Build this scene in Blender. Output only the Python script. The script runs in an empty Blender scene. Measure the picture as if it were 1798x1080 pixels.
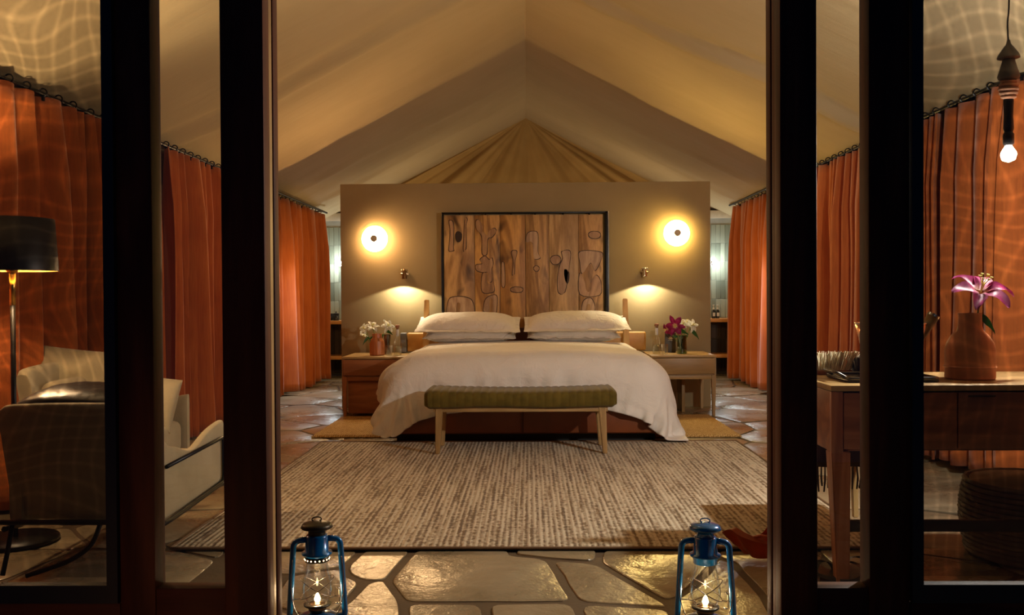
import bpy, bmesh, math, random
import numpy as np
from mathutils import Vector, Matrix, noise
random.seed(7); np.random.seed(7)
PI = math.pi
S = bpy.context.scene
COL = S.collection

# ------------------------------------------------------------------ camera, world, exposure
F = 1606.0; VPX, VPY = 925.0, 521.0; CAM_H = 1.10; ROLL = math.radians(0.35)
cam_d = bpy.data.cameras.new('camera'); cam = bpy.data.objects.new('camera', cam_d); COL.objects.link(cam)
cam_d.sensor_width = 36.0; cam_d.lens = 36.0 * F / 1798.0; cam_d.clip_start = 0.05; cam_d.clip_end = 100
fwd = Vector((-(VPX - 899) / F, 1.0, -(540 - VPY) / F)).normalized()
right = fwd.cross(Vector((0, 0, 1))).normalized(); up = right.cross(fwd)
cr, sr = math.cos(ROLL), math.sin(ROLL)
r2 = right * cr - up * sr; u2 = up * cr + right * sr
cam.matrix_world = Matrix(((r2.x, u2.x, -fwd.x, 0), (r2.y, u2.y, -fwd.y, 0), (r2.z, u2.z, -fwd.z, CAM_H), (0, 0, 0, 1)))
S.camera = cam
S.view_settings.view_transform = 'Standard'; S.view_settings.look = 'None'
S.view_settings.exposure = 0.70; S.view_settings.gamma = 1.0; S.view_settings.use_curve_mapping = False

def ray(px, py):
    d = r2 * ((px - 899) / F) + u2 * (-(py - 540) / F) + fwd
    return d
def at_y(px, py, Y):
    d = ray(px, py); t = Y / d.y
    return Vector((d.x * t, Y, CAM_H + d.z * t))
def at_z(px, py, z=0.0):
    d = ray(px, py); t = (z - CAM_H) / d.z
    return Vector((d.x * t, d.y * t, z))

world = bpy.data.worlds.new('dusk'); S.world = world; world.use_nodes = True
world.node_tree.nodes['Background'].inputs[0].default_value = (0.03, 0.14, 0.42, 1)
world.node_tree.nodes['Background'].inputs[1].default_value = 0.05

def lamp(name, kind, loc, power, color, radius=0.03, target=None, spot=None, blend=0.5):
    d = bpy.data.lights.new(name, kind); d.energy = power; d.color = color
    if kind in ('POINT', 'SPOT'): d.shadow_soft_size = radius
    if kind == 'AREA': d.size = radius
    if spot: d.spot_size = math.radians(spot); d.spot_blend = blend
    o = bpy.data.objects.new(name, d); COL.objects.link(o); o.location = loc
    if target is not None:
        o.rotation_euler = (Vector(target) - Vector(loc)).to_track_quat('-Z', 'Y').to_euler()
    return o
WARM = (1.0, 0.62, 0.28); WARM2 = (1.0, 0.70, 0.38); COOL = (0.80, 0.92, 1.0); AMBER = (1.0, 0.50, 0.16)
# lamps of the room (shades and bulbs built further down), then added fill lights
lamp('pendant_light', 'POINT', (2.01, 3.85, 1.63), 92, (1.0, 0.95, 0.84), 0.035)
lamp('floor_lamp_light_down', 'SPOT', (-2.325, 4.1, 1.33), 60, (1.0, 0.66, 0.34), 0.05, (-2.325, 4.1, 0), 150, 0.4)
lamp('floor_lamp_light_up', 'SPOT', (-2.325, 4.1, 1.36), 75, WARM2, 0.05, (-2.325, 4.1, 5), 120, 0.5)
for sx in (-1.22, 1.18):
    lamp('reading_light', 'SPOT', (sx, 8.91, 1.25), 10, (1.0, 0.88, 0.60), 0.012, (sx, 8.96, 0.2), 142, 0.12)
for sx in (-2.62, 2.66):
    lamp('bath_light', 'POINT', (sx, 12.72, 1.58), 5, COOL, 0.03)
for sx in (-1.3, 1.3):
    lamp('gable_fill', 'POINT', (sx, 12.3, 1.7), 11, WARM2, 0.06)  # added lights hidden behind the partition, warming the gable
for sx in (-2.12, 2.12):
    lamp('bath_floor_fill', 'SPOT', (sx, 10.3, 2.15), 80, (0.84, 0.90, 1.0), 0.05, (sx * 1.04, 9.7, 0), 76, 0.7)  # no fixture here: spots added to brighten the bathroom floor
for sx in (-1.75, 1.75):
    lamp('curtain_fill', 'SPOT', (sx, 9.9, 1.30), 26, (1.0, 0.62, 0.26), 0.12, (sx * 1.6, 10.9, 1.0), 140, 0.9)  # unseen spots added to light the far curtains

lamp('room_fill', 'POINT', (-0.15, 4.5, 3.0), 2, (1.0, 0.78, 0.50), 0.12)  # soft fill added high out of view, without a fitting
lamp('post_fill', 'POINT', (-1.03, 1.75, 0.12), 1.1, (1.0, 0.45, 0.18), 0.05)  # added low glow that reddens the left door posts, no lamp built

# ------------------------------------------------------------------ materials
MATS = {}
class NT:
    def __init__(s, name):
        s.m = bpy.data.materials.new(name); s.m.use_nodes = True
        s.t = s.m.node_tree; s.n = s.t.nodes; s.l = s.t.links
        s.b = s.n['Principled BSDF']; s.out = s.n['Material Output']
        s.tc = s.n.new('ShaderNodeTexCoord')
    def new(s, k, **kw):
        n = s.n.new(k)
        for a, b in kw.items(): setattr(n, a, b)
        return n
    def link(s, a, b): s.l.new(a, b)
    def coords(s, scale=(1, 1, 1), rot=(0, 0, 0), kind='Object'):
        mp = s.new('ShaderNodeMapping'); mp.inputs['Scale'].default_value = scale; mp.inputs['Rotation'].default_value = rot
        s.link(s.tc.outputs[kind], mp.inputs[0]); return mp.outputs[0]
    def noise(s, vec, scale, detail=3, rough=0.5, dist=0.0):
        n = s.new('ShaderNodeTexNoise'); n.inputs['Scale'].default_value = scale; n.inputs['Detail'].default_value = detail
        n.inputs['Roughness'].default_value = rough; n.inputs['Distortion'].default_value = dist
        s.link(vec, n.inputs['Vector']); return n.outputs['Fac']
    def ramp(s, fac, stops):
        r = s.new('ShaderNodeValToRGB'); e = r.color_ramp.elements
        while len(e) < len(stops): e.new(0.5)
        for i, (p, c) in enumerate(stops): e[i].position = p; e[i].color = tuple(c) + (1,)
        s.link(fac, r.inputs[0]); return r.outputs[0]
    def math(s, op, a, b=None, c=None):
        n = s.new('ShaderNodeMath', operation=op)
        for i, v in enumerate((a, b, c)):
            if v is None: continue
            if isinstance(v, (int, float)): n.inputs[i].default_value = v
            else: s.link(v, n.inputs[i])
        return n.outputs[0]
    def mix(s, fac, a, b, mode='MIX'):
        n = s.new('ShaderNodeMix', data_type='RGBA', blend_type=mode)
        for i, v in ((0, fac), (6, a), (7, b)):
            if isinstance(v, (int, float)): n.inputs[i].default_value = v
            elif isinstance(v, tuple): n.inputs[i].default_value = v + (1,) if len(v) == 3 else v
            else: s.link(v, n.inputs[i])
        return n.outputs[2]
    def color(s, v):
        if isinstance(v, tuple): s.b.inputs['Base Color'].default_value = v + (1,)
        else: s.link(v, s.b.inputs['Base Color'])
    def bump(s, h, strength=0.3, dist=0.01):
        b = s.new('ShaderNodeBump'); b.inputs['Strength'].default_value = strength; b.inputs['Distance'].default_value = dist
        s.link(h, b.inputs['Height']); s.link(b.outputs[0], s.b.inputs['Normal'])
    def set(s, rough=None, metal=None, spec=None, sheen=None, coat=None):
        i = s.b.inputs
        if rough is not None: i['Roughness'].default_value = rough
        if metal is not None: i['Metallic'].default_value = metal
        if spec is not None: i['Specular IOR Level'].default_value = spec
        if sheen is not None: i['Sheen Weight'].default_value = sheen; i['Sheen Roughness'].default_value = 0.5
        if coat is not None: i['Coat Weight'].default_value = coat

def plain(name, col, rough=0.6, metal=0.0, var=0.12, nscale=8, bump=0.0, bscale=60, sheen=None, coat=None, spec=None):
    t = NT(name); v = t.coords()
    f = t.noise(v, nscale, 3)
    a = tuple(max(0, c * (1 - var)) for c in col); b = tuple(min(1, c * (1 + var)) for c in col)
    t.color(t.ramp(f, [(0.3, a), (0.7, b)])); t.set(rough, metal, spec, sheen, coat)
    if bump: t.bump(t.noise(v, bscale, 2), bump, 0.003)
    MATS[name] = t.m; return t.m
def wood(name, dark, light, axis=2, scale=9.0, rough=0.42, rings=True, spec=0.5, coat=0.0, knots=False, stretch=0.10):
    t = NT(name); sc = [1, 1, 1]; sc[axis] = stretch
    v = t.coords(tuple(sc)); low = t.noise(v, scale * 0.35, 3, 0.55, 1.2)
    w = t.math('MULTIPLY', low, 34.0 if rings else 14.0); w = t.math('SINE', w); w = t.math('MULTIPLY_ADD', w, 0.5, 0.5)
    fine = t.noise(v, scale * 9, 4, 0.7)
    f = t.math('ADD', t.math('MULTIPLY', w, 0.45), t.math('MULTIPLY', fine, 0.55))
    c = t.ramp(f, [(0.15, dark), (0.55, tuple((a + b) / 2 for a, b in zip(dark, light))), (0.85, light)])
    if knots:
        k = t.noise(t.coords((1.6, 1.6, 0.9)), 4.0, 2, 0.4, 0.6)
        c = t.mix(t.ramp(k, [(0.60, (0, 0, 0)), (0.72, (1, 1, 1))]), c, tuple(x * 0.35 for x in dark))
    t.color(c); t.set(rough, 0, spec, None, coat); t.bump(fine, 0.12, 0.002)
    MATS[name] = t.m; return t.m
def cloth(name, a, b, wave=260, rough=0.9, sheen=0.25, var_scale=3.0, bump=0.25):
    t = NT(name); v = t.coords()
    sep = t.new('ShaderNodeSeparateXYZ'); t.link(v, sep.inputs[0])
    w1 = t.math('SINE', t.math('MULTIPLY', t.math('ADD', sep.outputs[0], sep.outputs[1]), wave * 6.28))
    w2 = t.math('SINE', t.math('MULTIPLY', sep.outputs[2], wave * 6.28))
    weave = t.math('MULTIPLY', w1, w2)
    n = t.noise(v, var_scale, 3)
    f = t.math('ADD', t.math('MULTIPLY', n, 0.8), t.math('MULTIPLY', t.noise(v, 90, 2), 0.2))
    t.color(t.ramp(f, [(0.3, a), (0.7, b)])); t.set(rough, 0, 0.2, sheen); t.bump(weave, bump, 0.0008)
    MATS[name] = t.m; return t.m
def thin_glass(name, tint=(1, 1, 1), gloss=0.08):
    t = NT(name); t.n.remove(t.b)
    tr = t.new('ShaderNodeBsdfTransparent'); tr.inputs[0].default_value = tint + (1,)
    gl = t.new('ShaderNodeBsdfGlossy'); gl.inputs['Roughness'].default_value = 0.02
    lw = t.new('ShaderNodeLayerWeight'); lw.inputs[0].default_value = 0.35
    mx = t.new('ShaderNodeMixShader')
    fac = t.math('MULTIPLY_ADD', lw.outputs['Facing'], 0.55, gloss)
    fac = t.math('MINIMUM', fac, 0.9)
    t.link(fac, mx.inputs[0]); t.link(tr.outputs[0], mx.inputs[1]); t.link(gl.outputs[0], mx.inputs[2]); t.link(mx.outputs[0], t.out.inputs[0])
    MATS[name] = t.m; return t.m
def emit(name, col, strength):
    t = NT(name); t.n.remove(t.b); e = t.new('ShaderNodeEmission'); e.inputs[0].default_value = col + (1,); e.inputs[1].default_value = strength
    t.link(e.outputs[0], t.out.inputs[0]); MATS[name] = t.m; return t.m

door_wood = wood('door_wood', (0.035, 0.009, 0.004), (0.11, 0.030, 0.012), 2, 7, 0.6, spec=0.22)
door_wood_h = wood('door_wood_h', (0.035, 0.009, 0.004), (0.11, 0.030, 0.012), 0, 7, 0.6, spec=0.22)
oak = wood('oak', (0.25, 0.145, 0.05), (0.48, 0.315, 0.13), 2, 9, 0.45)
oak_h = wood('oak_h', (0.25, 0.145, 0.05), (0.48, 0.315, 0.13), 0, 6, 0.45)
teak = wood('teak', (0.22, 0.075, 0.028), (0.42, 0.17, 0.07), 2, 9, 0.4)
teak_h = wood('teak_h', (0.20, 0.070, 0.026), (0.40, 0.16, 0.065), 0, 7, 0.4)
honey = wood('honey', (0.50, 0.26, 0.07), (0.72, 0.43, 0.15), 2, 9, 0.45)
shelf_wood = wood('shelf_wood', (0.50, 0.20, 0.05), (0.72, 0.34, 0.10), 0, 7, 0.4)
planks_m = [wood('plank_%d' % i, d, l, 2, s, 0.5, knots=True, stretch=0.16) for i, (d, l, s) in enumerate([
    ((0.26, 0.125, 0.04), (0.72, 0.44, 0.18), 8), ((0.25, 0.11, 0.03), (0.72, 0.41, 0.13), 10), ((0.30, 0.13, 0.03), (0.76, 0.42, 0.12), 7),
    ((0.23, 0.11, 0.035), (0.64, 0.38, 0.14), 9), ((0.29, 0.16, 0.06), (0.74, 0.50, 0.24), 7), ((0.26, 0.13, 0.045), (0.70, 0.42, 0.17), 10)])]
inlay_m = [wood('inlay_%d' % i, d, l, 2, 12, 0.5, stretch=0.2) for i, (d, l) in enumerate([
    ((0.30, 0.16, 0.075), (0.58, 0.36, 0.19)), ((0.24, 0.12, 0.05), (0.50, 0.29, 0.13)), ((0.33, 0.19, 0.10), (0.60, 0.41, 0.24))])]
knot_m = plain('dark_knot_wood', (0.045, 0.02, 0.01), 0.6, bump=0.5)
canvas = NT('canvas')
_v = canvas.coords(); _n = canvas.noise(_v, 0.8, 3); _s = canvas.noise(canvas.coords((0.35, 3, 1)), 3.0, 4, 0.6, 0.4)
canvas.color(canvas.mix(canvas.math('MULTIPLY', _s, 0.35), canvas.ramp(_n, [(0.3, (0.47, 0.37, 0.21)), (0.7, (0.55, 0.44, 0.26))]), (0.38, 0.29, 0.155)))
canvas.set(0.9, 0, 0.15); canvas.bump(_s, 0.25, 0.02); canvas = canvas.m
gable_m = cloth('gable_canvas', (0.40, 0.26, 0.09), (0.50, 0.34, 0.13), 200, 0.9, 0.1)
plaster = NT('plaster'); _v = plaster.coords(); plaster.color(plaster.ramp(plaster.noise(_v, 1.6, 5, 0.6), [(0.3, (0.30, 0.225, 0.115)), (0.7, (0.35, 0.27, 0.145))]))
plaster.set(0.75, 0, 0.3); plaster.bump(plaster.noise(_v, 25, 5, 0.6), 0.12, 0.004); plaster = plaster.m
def stone_mat(name, a, b, c, rough=0.34):
    t = NT(name); oi = t.new('ShaderNodeObjectInfo'); add = t.new('ShaderNodeVectorMath', operation='ADD'); sc = t.new('ShaderNodeVectorMath', operation='SCALE')
    sc.inputs['Scale'].default_value = 9.0; t.link(oi.outputs['Location'], sc.inputs[0])
    t.link(t.tc.outputs['Object'], add.inputs[0]); t.link(sc.outputs[0], add.inputs[1]); v = add.outputs[0]
    n1 = t.noise(v, 2.2, 5, 0.6, 0.4); n2 = t.noise(v, 14, 4, 0.65)
    f = t.math('ADD', t.math('MULTIPLY', n1, 0.75), t.math('MULTIPLY', n2, 0.25))
    c1 = t.ramp(f, [(0.28, a), (0.5, b), (0.72, c)])
    rnd = t.math('MULTIPLY', oi.outputs['Random'], 0.30)
    t.color(t.mix(rnd, c1, (0.22, 0.14, 0.06)))
    t.link(t.ramp(n1, [(0.3, (rough * 0.75,) * 3), (0.7, (rough * 1.35,) * 3)]), t.b.inputs['Roughness'])
    h = t.math('ADD', t.math('MULTIPLY', n1, 1.0), t.math('MULTIPLY', n2, 0.35)); t.bump(h, 0.6, 0.025); t.set(spec=0.55)
    return t.m
stone_m = stone_mat('flagstone', (0.15, 0.115, 0.065), (0.27, 0.22, 0.14), (0.37, 0.31, 0.21), 0.28)
mortar = plain('mortar', (0.085, 0.055, 0.028), 0.75, bump=0.4)
def curtain_mat(name, a, b):
    t = NT(name); v = t.coords(); n = t.noise(v, 2.5, 2); st = t.noise(t.coords((14, 14, 0.6)), 9, 2)
    t.color(t.ramp(t.math('ADD', t.math('MULTIPLY', n, 0.5), t.math('MULTIPLY', st, 0.5)), [(0.3, a), (0.7, b)])); t.set(0.8, 0, 0.2, 0.3)
    t.bump(t.noise(v, 300, 1), 0.1, 0.0006); return t.m
curtain_m = curtain_mat('rust_curtain', (0.33, 0.070, 0.011), (0.50, 0.135, 0.024))
black_metal = plain('black_metal', (0.012, 0.012, 0.014), 0.35, 0.6)
dark_frame = plain('dark_frame_paint', (0.010, 0.010, 0.014), 0.5, 0.1)
chrome = plain('chrome', (0.65, 0.62, 0.58), 0.12, 1.0, 0.05)
bronze = plain('bronze', (0.20, 0.12, 0.06), 0.28, 1.0)
brass = plain('brass', (0.75, 0.48, 0.14), 0.25, 1.0)
linen_w = NT('duvet_linen'); _v = linen_w.coords(); linen_w.color(linen_w.ramp(linen_w.noise(_v, 3, 3), [(0.3, (0.72, 0.69, 0.645)), (0.7, (0.79, 0.76, 0.715))]))
linen_w.set(0.85, 0, 0.2, 0.15); linen_w.bump(linen_w.noise(linen_w.coords((1, 1, 1)), 7, 4, 0.6, 1.2), 0.6, 0.018); linen_w = linen_w.m
pillow_m = NT('pillow_linen'); _v = pillow_m.coords(); pillow_m.color(pillow_m.ramp(pillow_m.noise(_v, 4, 3), [(0.3, (0.71, 0.67, 0.62)), (0.7, (0.78, 0.74, 0.69))]))
pillow_m.set(0.85, 0, 0.2, 0.15); pillow_m.bump(pillow_m.noise(_v, 10, 4, 0.6, 1.4), 0.8, 0.02); pillow_m = pillow_m.m
leather_r = plain('brown_leather', (0.19, 0.050, 0.013), 0.42, bump=0.25, bscale=120)
leather_t = plain('tan_leather', (0.50, 0.255, 0.06), 0.42, bump=0.2, bscale=120)
leather_g = plain('grey_leather', (0.16, 0.16, 0.17), 0.45, bump=0.2)
leather_d = plain('dark_leather', (0.030, 0.027, 0.026), 0.32, bump=0.35, bscale=40)
black_soft = plain('black_plinth', (0.010, 0.011, 0.013), 0.6)
olive = NT('olive_velvet'); _v = olive.coords(); olive.color(olive.ramp(olive.noise(_v, 14, 3), [(0.3, (0.080, 0.056, 0.007)), (0.7, (0.125, 0.089, 0.012))])); olive.set(0.8, 0, 0.2, 0.15); olive.bump(olive.noise(olive.coords((6, 1, 1)), 40, 2), 0.2, 0.002); olive = olive.m
sofa_m = cloth('sofa_linen', (0.34, 0.28, 0.17), (0.46, 0.385, 0.25), 240, 0.9, 0.15, 5)
throw_m = cloth('dark_throw', (0.05, 0.035, 0.02), (0.10, 0.07, 0.04), 200)
basket_m = plain('basket_cane', (0.20, 0.15, 0.10), 0.7, bump=0.5)
terracotta = plain('terracotta', (0.50, 0.20, 0.085), 0.55, var=0.22, nscale=6, bump=0.3)
terra_wood = wood('vase_wood', (0.36, 0.10, 0.03), (0.60, 0.22, 0.075), 2, 10, 0.4)
copper = plain('copper', (0.72, 0.33, 0.15), 0.32, 1.0, bump=0.35, bscale=50)
blue_paint = plain('blue_enamel', (0.006, 0.13, 0.36), 0.18, 0.30, 0.2, coat=0.8)
sooty = plain('sooty_metal', (0.05, 0.045, 0.035), 0.4, 0.8)
wire_m = plain('wire', (0.35, 0.30, 0.26), 0.25, 1.0)
glass_m = thin_glass('clear_glass', (0.97, 0.98, 0.97), 0.06)
pane_m = thin_glass('door_glass', (0.97, 0.98, 0.97), 0.012)
green_glass = thin_glass('green_glass', (0.30, 0.50, 0.34), 0.10)
grey_glass = thin_glass('grey_glass', (0.42, 0.38, 0.34), 0.10)
cork_m = plain('cork', (0.30, 0.13, 0.07), 0.8)
paper_m = plain('white_paper', (0.72, 0.70, 0.66), 0.7)
petal_w = plain('white_petal', (0.82, 0.82, 0.76), 0.5)
petal_p = NT('magenta_petal'); _g = petal_p.new('ShaderNodeTexCoord'); _v = petal_p.coords((1, 1, 1), kind='UV'); _sp = petal_p.new('ShaderNodeSeparateXYZ'); petal_p.link(_v, _sp.inputs[0])
petal_p.color(petal_p.ramp(_sp.outputs[0], [(0.0, (0.60, 0.36, 0.30)), (0.22, (0.33, 0.014, 0.12)), (0.85, (0.26, 0.008, 0.10)), (1.0, (0.50, 0.12, 0.30))])); petal_p.set(0.45); petal_p = petal_p.m
stamen_m = plain('stamen', (0.65, 0.60, 0.15), 0.5)
leaf_m = plain('leaf', (0.045, 0.15, 0.035), 0.4)
stalk_m = plain('stalk', (0.12, 0.22, 0.05), 0.5)
black_pot = plain('black_canister', (0.015, 0.015, 0.017), 0.3)
flame_m = emit('flame', (1.0, 0.62, 0.25), 22)
globe_m = emit('globe_glow', (1.0, 0.60, 0.27), 85); globe_y = emit('globe_glow_yellow', (1.0, 0.66, 0.20), 85); enamel = plain('enamel', (0.6, 0.5, 0.35), 0.5)
bulb_m = emit('bulb_glow', (1.0, 0.86, 0.66), 260)
bath_bulb = emit('bath_bulb_glow', (0.85, 0.94, 1.0), 60)
shade_in = emit('shade_lining_glow', (1.0, 0.55, 0.13), 2.4)
tile_l = NT('green_tile'); _o = tile_l.new('ShaderNodeObjectInfo'); tile_l.color(tile_l.ramp(_o.outputs['Random'], [(0.0, (0.15, 0.165, 0.115)), (0.5, (0.235, 0.25, 0.175)), (1.0, (0.33, 0.345, 0.25))])); tile_l.set(0.22); tile_l.bump(tile_l.noise(tile_l.coords(), 20, 2), 0.2, 0.003); tile_l = tile_l.m
tile_d = NT('dark_tile'); _o = tile_d.new('ShaderNodeObjectInfo'); tile_d.color(tile_d.ramp(_o.outputs['Random'], [(0.0, (0.025, 0.017, 0.011)), (1.0, (0.07, 0.045, 0.03))])); tile_d.set(0.3); tile_d = tile_d.m
grout = plain('grout', (0.32, 0.32, 0.27), 0.8); grout_d = plain('dark_grout', (0.05, 0.04, 0.03), 0.8)
bone_m = plain('pale_bristle', (0.60, 0.52, 0.36), 0.7, var=0.35, nscale=30)
steel_dark = plain('dark_pewter', (0.12, 0.11, 0.10), 0.25, 1.0)
wool_m = plain('cord_black', (0.02, 0.018, 0.016), 0.7)
grey_wood = plain('grey_turned_wood', (0.10, 0.095, 0.085), 0.6, bump=0.3)
rope_m = plain('rope_wrap', (0.33, 0.16, 0.09), 0.8, bump=0.5)
orange_leather = plain('orange_leather', (0.42, 0.07, 0.015), 0.35, bump=0.3, bscale=30)

# rug
def rug_mat():
    t = NT('woven_rug'); v = t.coords(); sep = t.new('ShaderNodeSeparateXYZ'); t.link(v, sep.inputs[0]); x, y = sep.outputs[0], sep.outputs[1]
    warp = t.noise(t.coords((1, 0.30, 1)), 14, 2)                       # vertical streaks, broken along their length
    streak = t.noise(t.coords((26, 0.9, 1)), 1.6, 3, 0.6)
    rows = t.math('SINE', t.math('MULTIPLY', y, 2 * PI / 0.020)); cols = t.math('SINE', t.math('MULTIPLY', x, 2 * PI / 0.026))
    cell = t.noise(t.coords((46, 30, 1)), 1.0, 1)
    a = t.math('ADD', t.math('MULTIPLY', streak, 1.1), t.math('MULTIPLY', cell, 0.75))
    a = t.math('ADD', a, t.math('MULTIPLY', cols, 0.10)); a = t.math('ADD', a, t.math('MULTIPLY', warp, 0.25)); a = t.math('ADD', a, t.math('MULTIPLY', rows, 0.06))
    t.color(t.ramp(a, [(0.86, (0.145, 0.095, 0.05)), (1.0, (0.30, 0.23, 0.15)), (0.99, (0.50, 0.425, 0.31))])); t.set(0.95, 0, 0.1, 0.1)
    r = [n for n in t.n if n.type == 'VALTORGB'][0]
    mr = t.new('ShaderNodeMapRange'); mr.inputs[1].default_value = 0.72; mr.inputs[2].default_value = 1.32
    t.link(a, mr.inputs[0]); t.link(mr.outputs[0], r.inputs[0])
    e = r.color_ramp.elements; e[0].position = 0.22; e[1].position = 0.42; e[2].position = 0.66
    t.bump(t.math('ADD', t.math('MULTIPLY', rows, 0.5), t.math('ADD', cols, cell)), 0.6, 0.004)
    return t.m
rug_m = rug_mat()
def jute_mat():
    t = NT('jute'); v = t.coords(rot=(0, 0, 0.5)); sep = t.new('ShaderNodeSeparateXYZ'); t.link(v, sep.inputs[0])
    w = t.math('MULTIPLY', t.math('SINE', t.math('MULTIPLY', sep.outputs[0], 300)), t.math('SINE', t.math('MULTIPLY', sep.outputs[1], 170)))
    n = t.noise(t.coords((1, 1, 1)), 60, 3, 0.7)
    f = t.math('ADD', t.math('MULTIPLY', w, 0.18), n); t.color(t.ramp(f, [(0.3, (0.30, 0.17, 0.05)), (0.55, (0.50, 0.33, 0.13)), (0.8, (0.66, 0.47, 0.22))])); t.set(0.9, 0, 0.2)
    t.bump(f, 0.8, 0.008); return t.m
jute_m = jute_mat()
rug_edge = plain('rug_binding', (0.16, 0.09, 0.045), 0.9)

def screen_mat(name, pitch, seed):
    """woven fly screen: real wires at millimetre pitch, slightly slack weave"""
    t = NT(name); v = t.coords(); sep = t.new('ShaderNodeSeparateXYZ'); t.link(v, sep.inputs[0])
    def nz(off, sc):
        mp = t.new('ShaderNodeMapping'); mp.inputs['Location'].default_value = off; t.link(t.tc.outputs['Object'], mp.inputs[0]); return t.noise(mp.outputs[0], sc, 0)
    dx = t.math('MULTIPLY', nz((seed, 0, 0), 4.0), 0.0034); dz = t.math('MULTIPLY', nz((0, 0, seed * 2.0), 4.0), 0.0034)
    def wires(c, d):
        f = t.math('FRACT', t.math('DIVIDE', t.math('ADD', t.math('ADD', c, d), 10.0), pitch)); return t.math('LESS_THAN', f, 0.21)
    m = t.math('MAXIMUM', wires(sep.outputs[0], dx), wires(sep.outputs[2], dz))
    tr = t.new('ShaderNodeBsdfTransparent'); mx = t.new('ShaderNodeMixShader'); t.color((0.02, 0.02, 0.022)); t.set(0.5, 0, 0.4)
    t.link(m, mx.inputs[0]); t.link(tr.outputs[0], mx.inputs[1]); t.link(t.b.outputs[0], mx.inputs[2]); t.link(mx.outputs[0], t.out.inputs[0]); return t.m
screen_a = screen_mat('fly_mesh_a', 0.0012, 3.0); screen_b = screen_mat('fly_mesh_b', 0.0012, 8.0)

# ------------------------------------------------------------------ mesh helpers
WL = {}
def link(o, parent=None):
    COL.objects.link(o)
    if parent is not None: o.parent = parent
    return o
def thing(name, label, cat, loc, group=None, rotz=0.0, kind=None):
    o = bpy.data.objects.new(name, None); link(o); o.location = loc; o.rotation_euler = (0, 0, rotz); o.empty_display_size = 0.1
    o['label'] = label; o['category'] = cat
    if group: o['group'] = group
    if kind: o['kind'] = kind
    WL[o.name] = Vector(loc); return o
def tag(o, label=None, cat=None, group=None, kind=None):
    if label: o['label'] = label
    if cat: o['category'] = cat
    if group: o['group'] = group
    if kind: o['kind'] = kind
    return o
def obj(name, bm, mat, parent=None, world=True, smooth=True, angle=0.7, label=None, center=False):
    """world: the mesh is given in room coordinates and is moved under its parent; else in the parent's own"""
    me = bpy.data.meshes.new(name)
    org = Vector((0, 0, 0))
    if parent is not None and world: org = WL.get(parent.name, Vector((0, 0, 0)))
    off = Vector((0, 0, 0))
    if parent is None or center:
        xs = [v.co.x for v in bm.verts]; ys = [v.co.y for v in bm.verts]; zs = [v.co.z for v in bm.verts]
        c = Vector(((min(xs) + max(xs)) / 2, (min(ys) + max(ys)) / 2, min(zs)))
        off = c - org
        bmesh.ops.translate(bm, verts=bm.verts, vec=-c)
    elif world:
        bmesh.ops.translate(bm, verts=bm.verts, vec=-org)
    if smooth:
        for f in bm.faces: f.smooth = True
        for e in bm.edges:
            if len(e.link_faces) == 2 and e.calc_face_angle(0) > angle: e.smooth = False
    bm.to_mesh(me); bm.free()
    if isinstance(mat, (list, tuple)):
        for m in mat: me.materials.append(m)
    else: me.materials.append(mat)
    o = bpy.data.objects.new(name, me); link(o, parent); o.location = off
    WL[o.name] = org + off
    if label: o['label'] = label
    return o
def share(name, src, parent, loc, rotz=0.0, label=None):
    o = src.copy(); o.name = name; COL.objects.link(o); o.parent = parent; o.location = loc; o.rotation_euler = (0, 0, rotz)
    return o
def B(): return bmesh.new()
def box(bm, x0, x1, y0, y1, z0, z1, bev=0.0, seg=2, mtx=None):
    r = bmesh.ops.create_cube(bm, size=1.0); vs = r['verts']
    for v in vs: v.co = Vector((x0 + (v.co.x + 0.5) * (x1 - x0), y0 + (v.co.y + 0.5) * (y1 - y0), z0 + (v.co.z + 0.5) * (z1 - z0)))
    if bev > 0:
        es = list({e for v in vs for e in v.link_edges})
        r = bmesh.ops.bevel(bm, geom=es, offset=bev, segments=seg, affect='EDGES', profile=0.5)
        vs = list({v for f in r['faces'] for v in f.verts} | {v for v in vs if v.is_valid})
    if mtx is not None: bmesh.ops.transform(bm, matrix=mtx, verts=vs)
    return bm
def taper(bm, top, bot, z0, z1, s0, s1, bev=0.004):
    """square leg: centre bot/top (x,y), half sizes s0 (bottom) s1 (top)"""
    vs = []
    for (c, s, z) in ((bot, s0, z0), (top, s1, z1)):
        for dx, dy in ((-1, -1), (1, -1), (1, 1), (-1, 1)): vs.append(bm.verts.new((c[0] + dx * s, c[1] + dy * s, z)))
    fs = [(0, 1, 5, 4), (1, 2, 6, 5), (2, 3, 7, 6), (3, 0, 4, 7), (3, 2, 1, 0), (4, 5, 6, 7)]
    for f in fs: bm.faces.new([vs[i] for i in f])
    if bev: bmesh.ops.bevel(bm, geom=list({e for v in vs for e in v.link_edges}), offset=bev, segments=2, affect='EDGES')
    return bm
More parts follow.
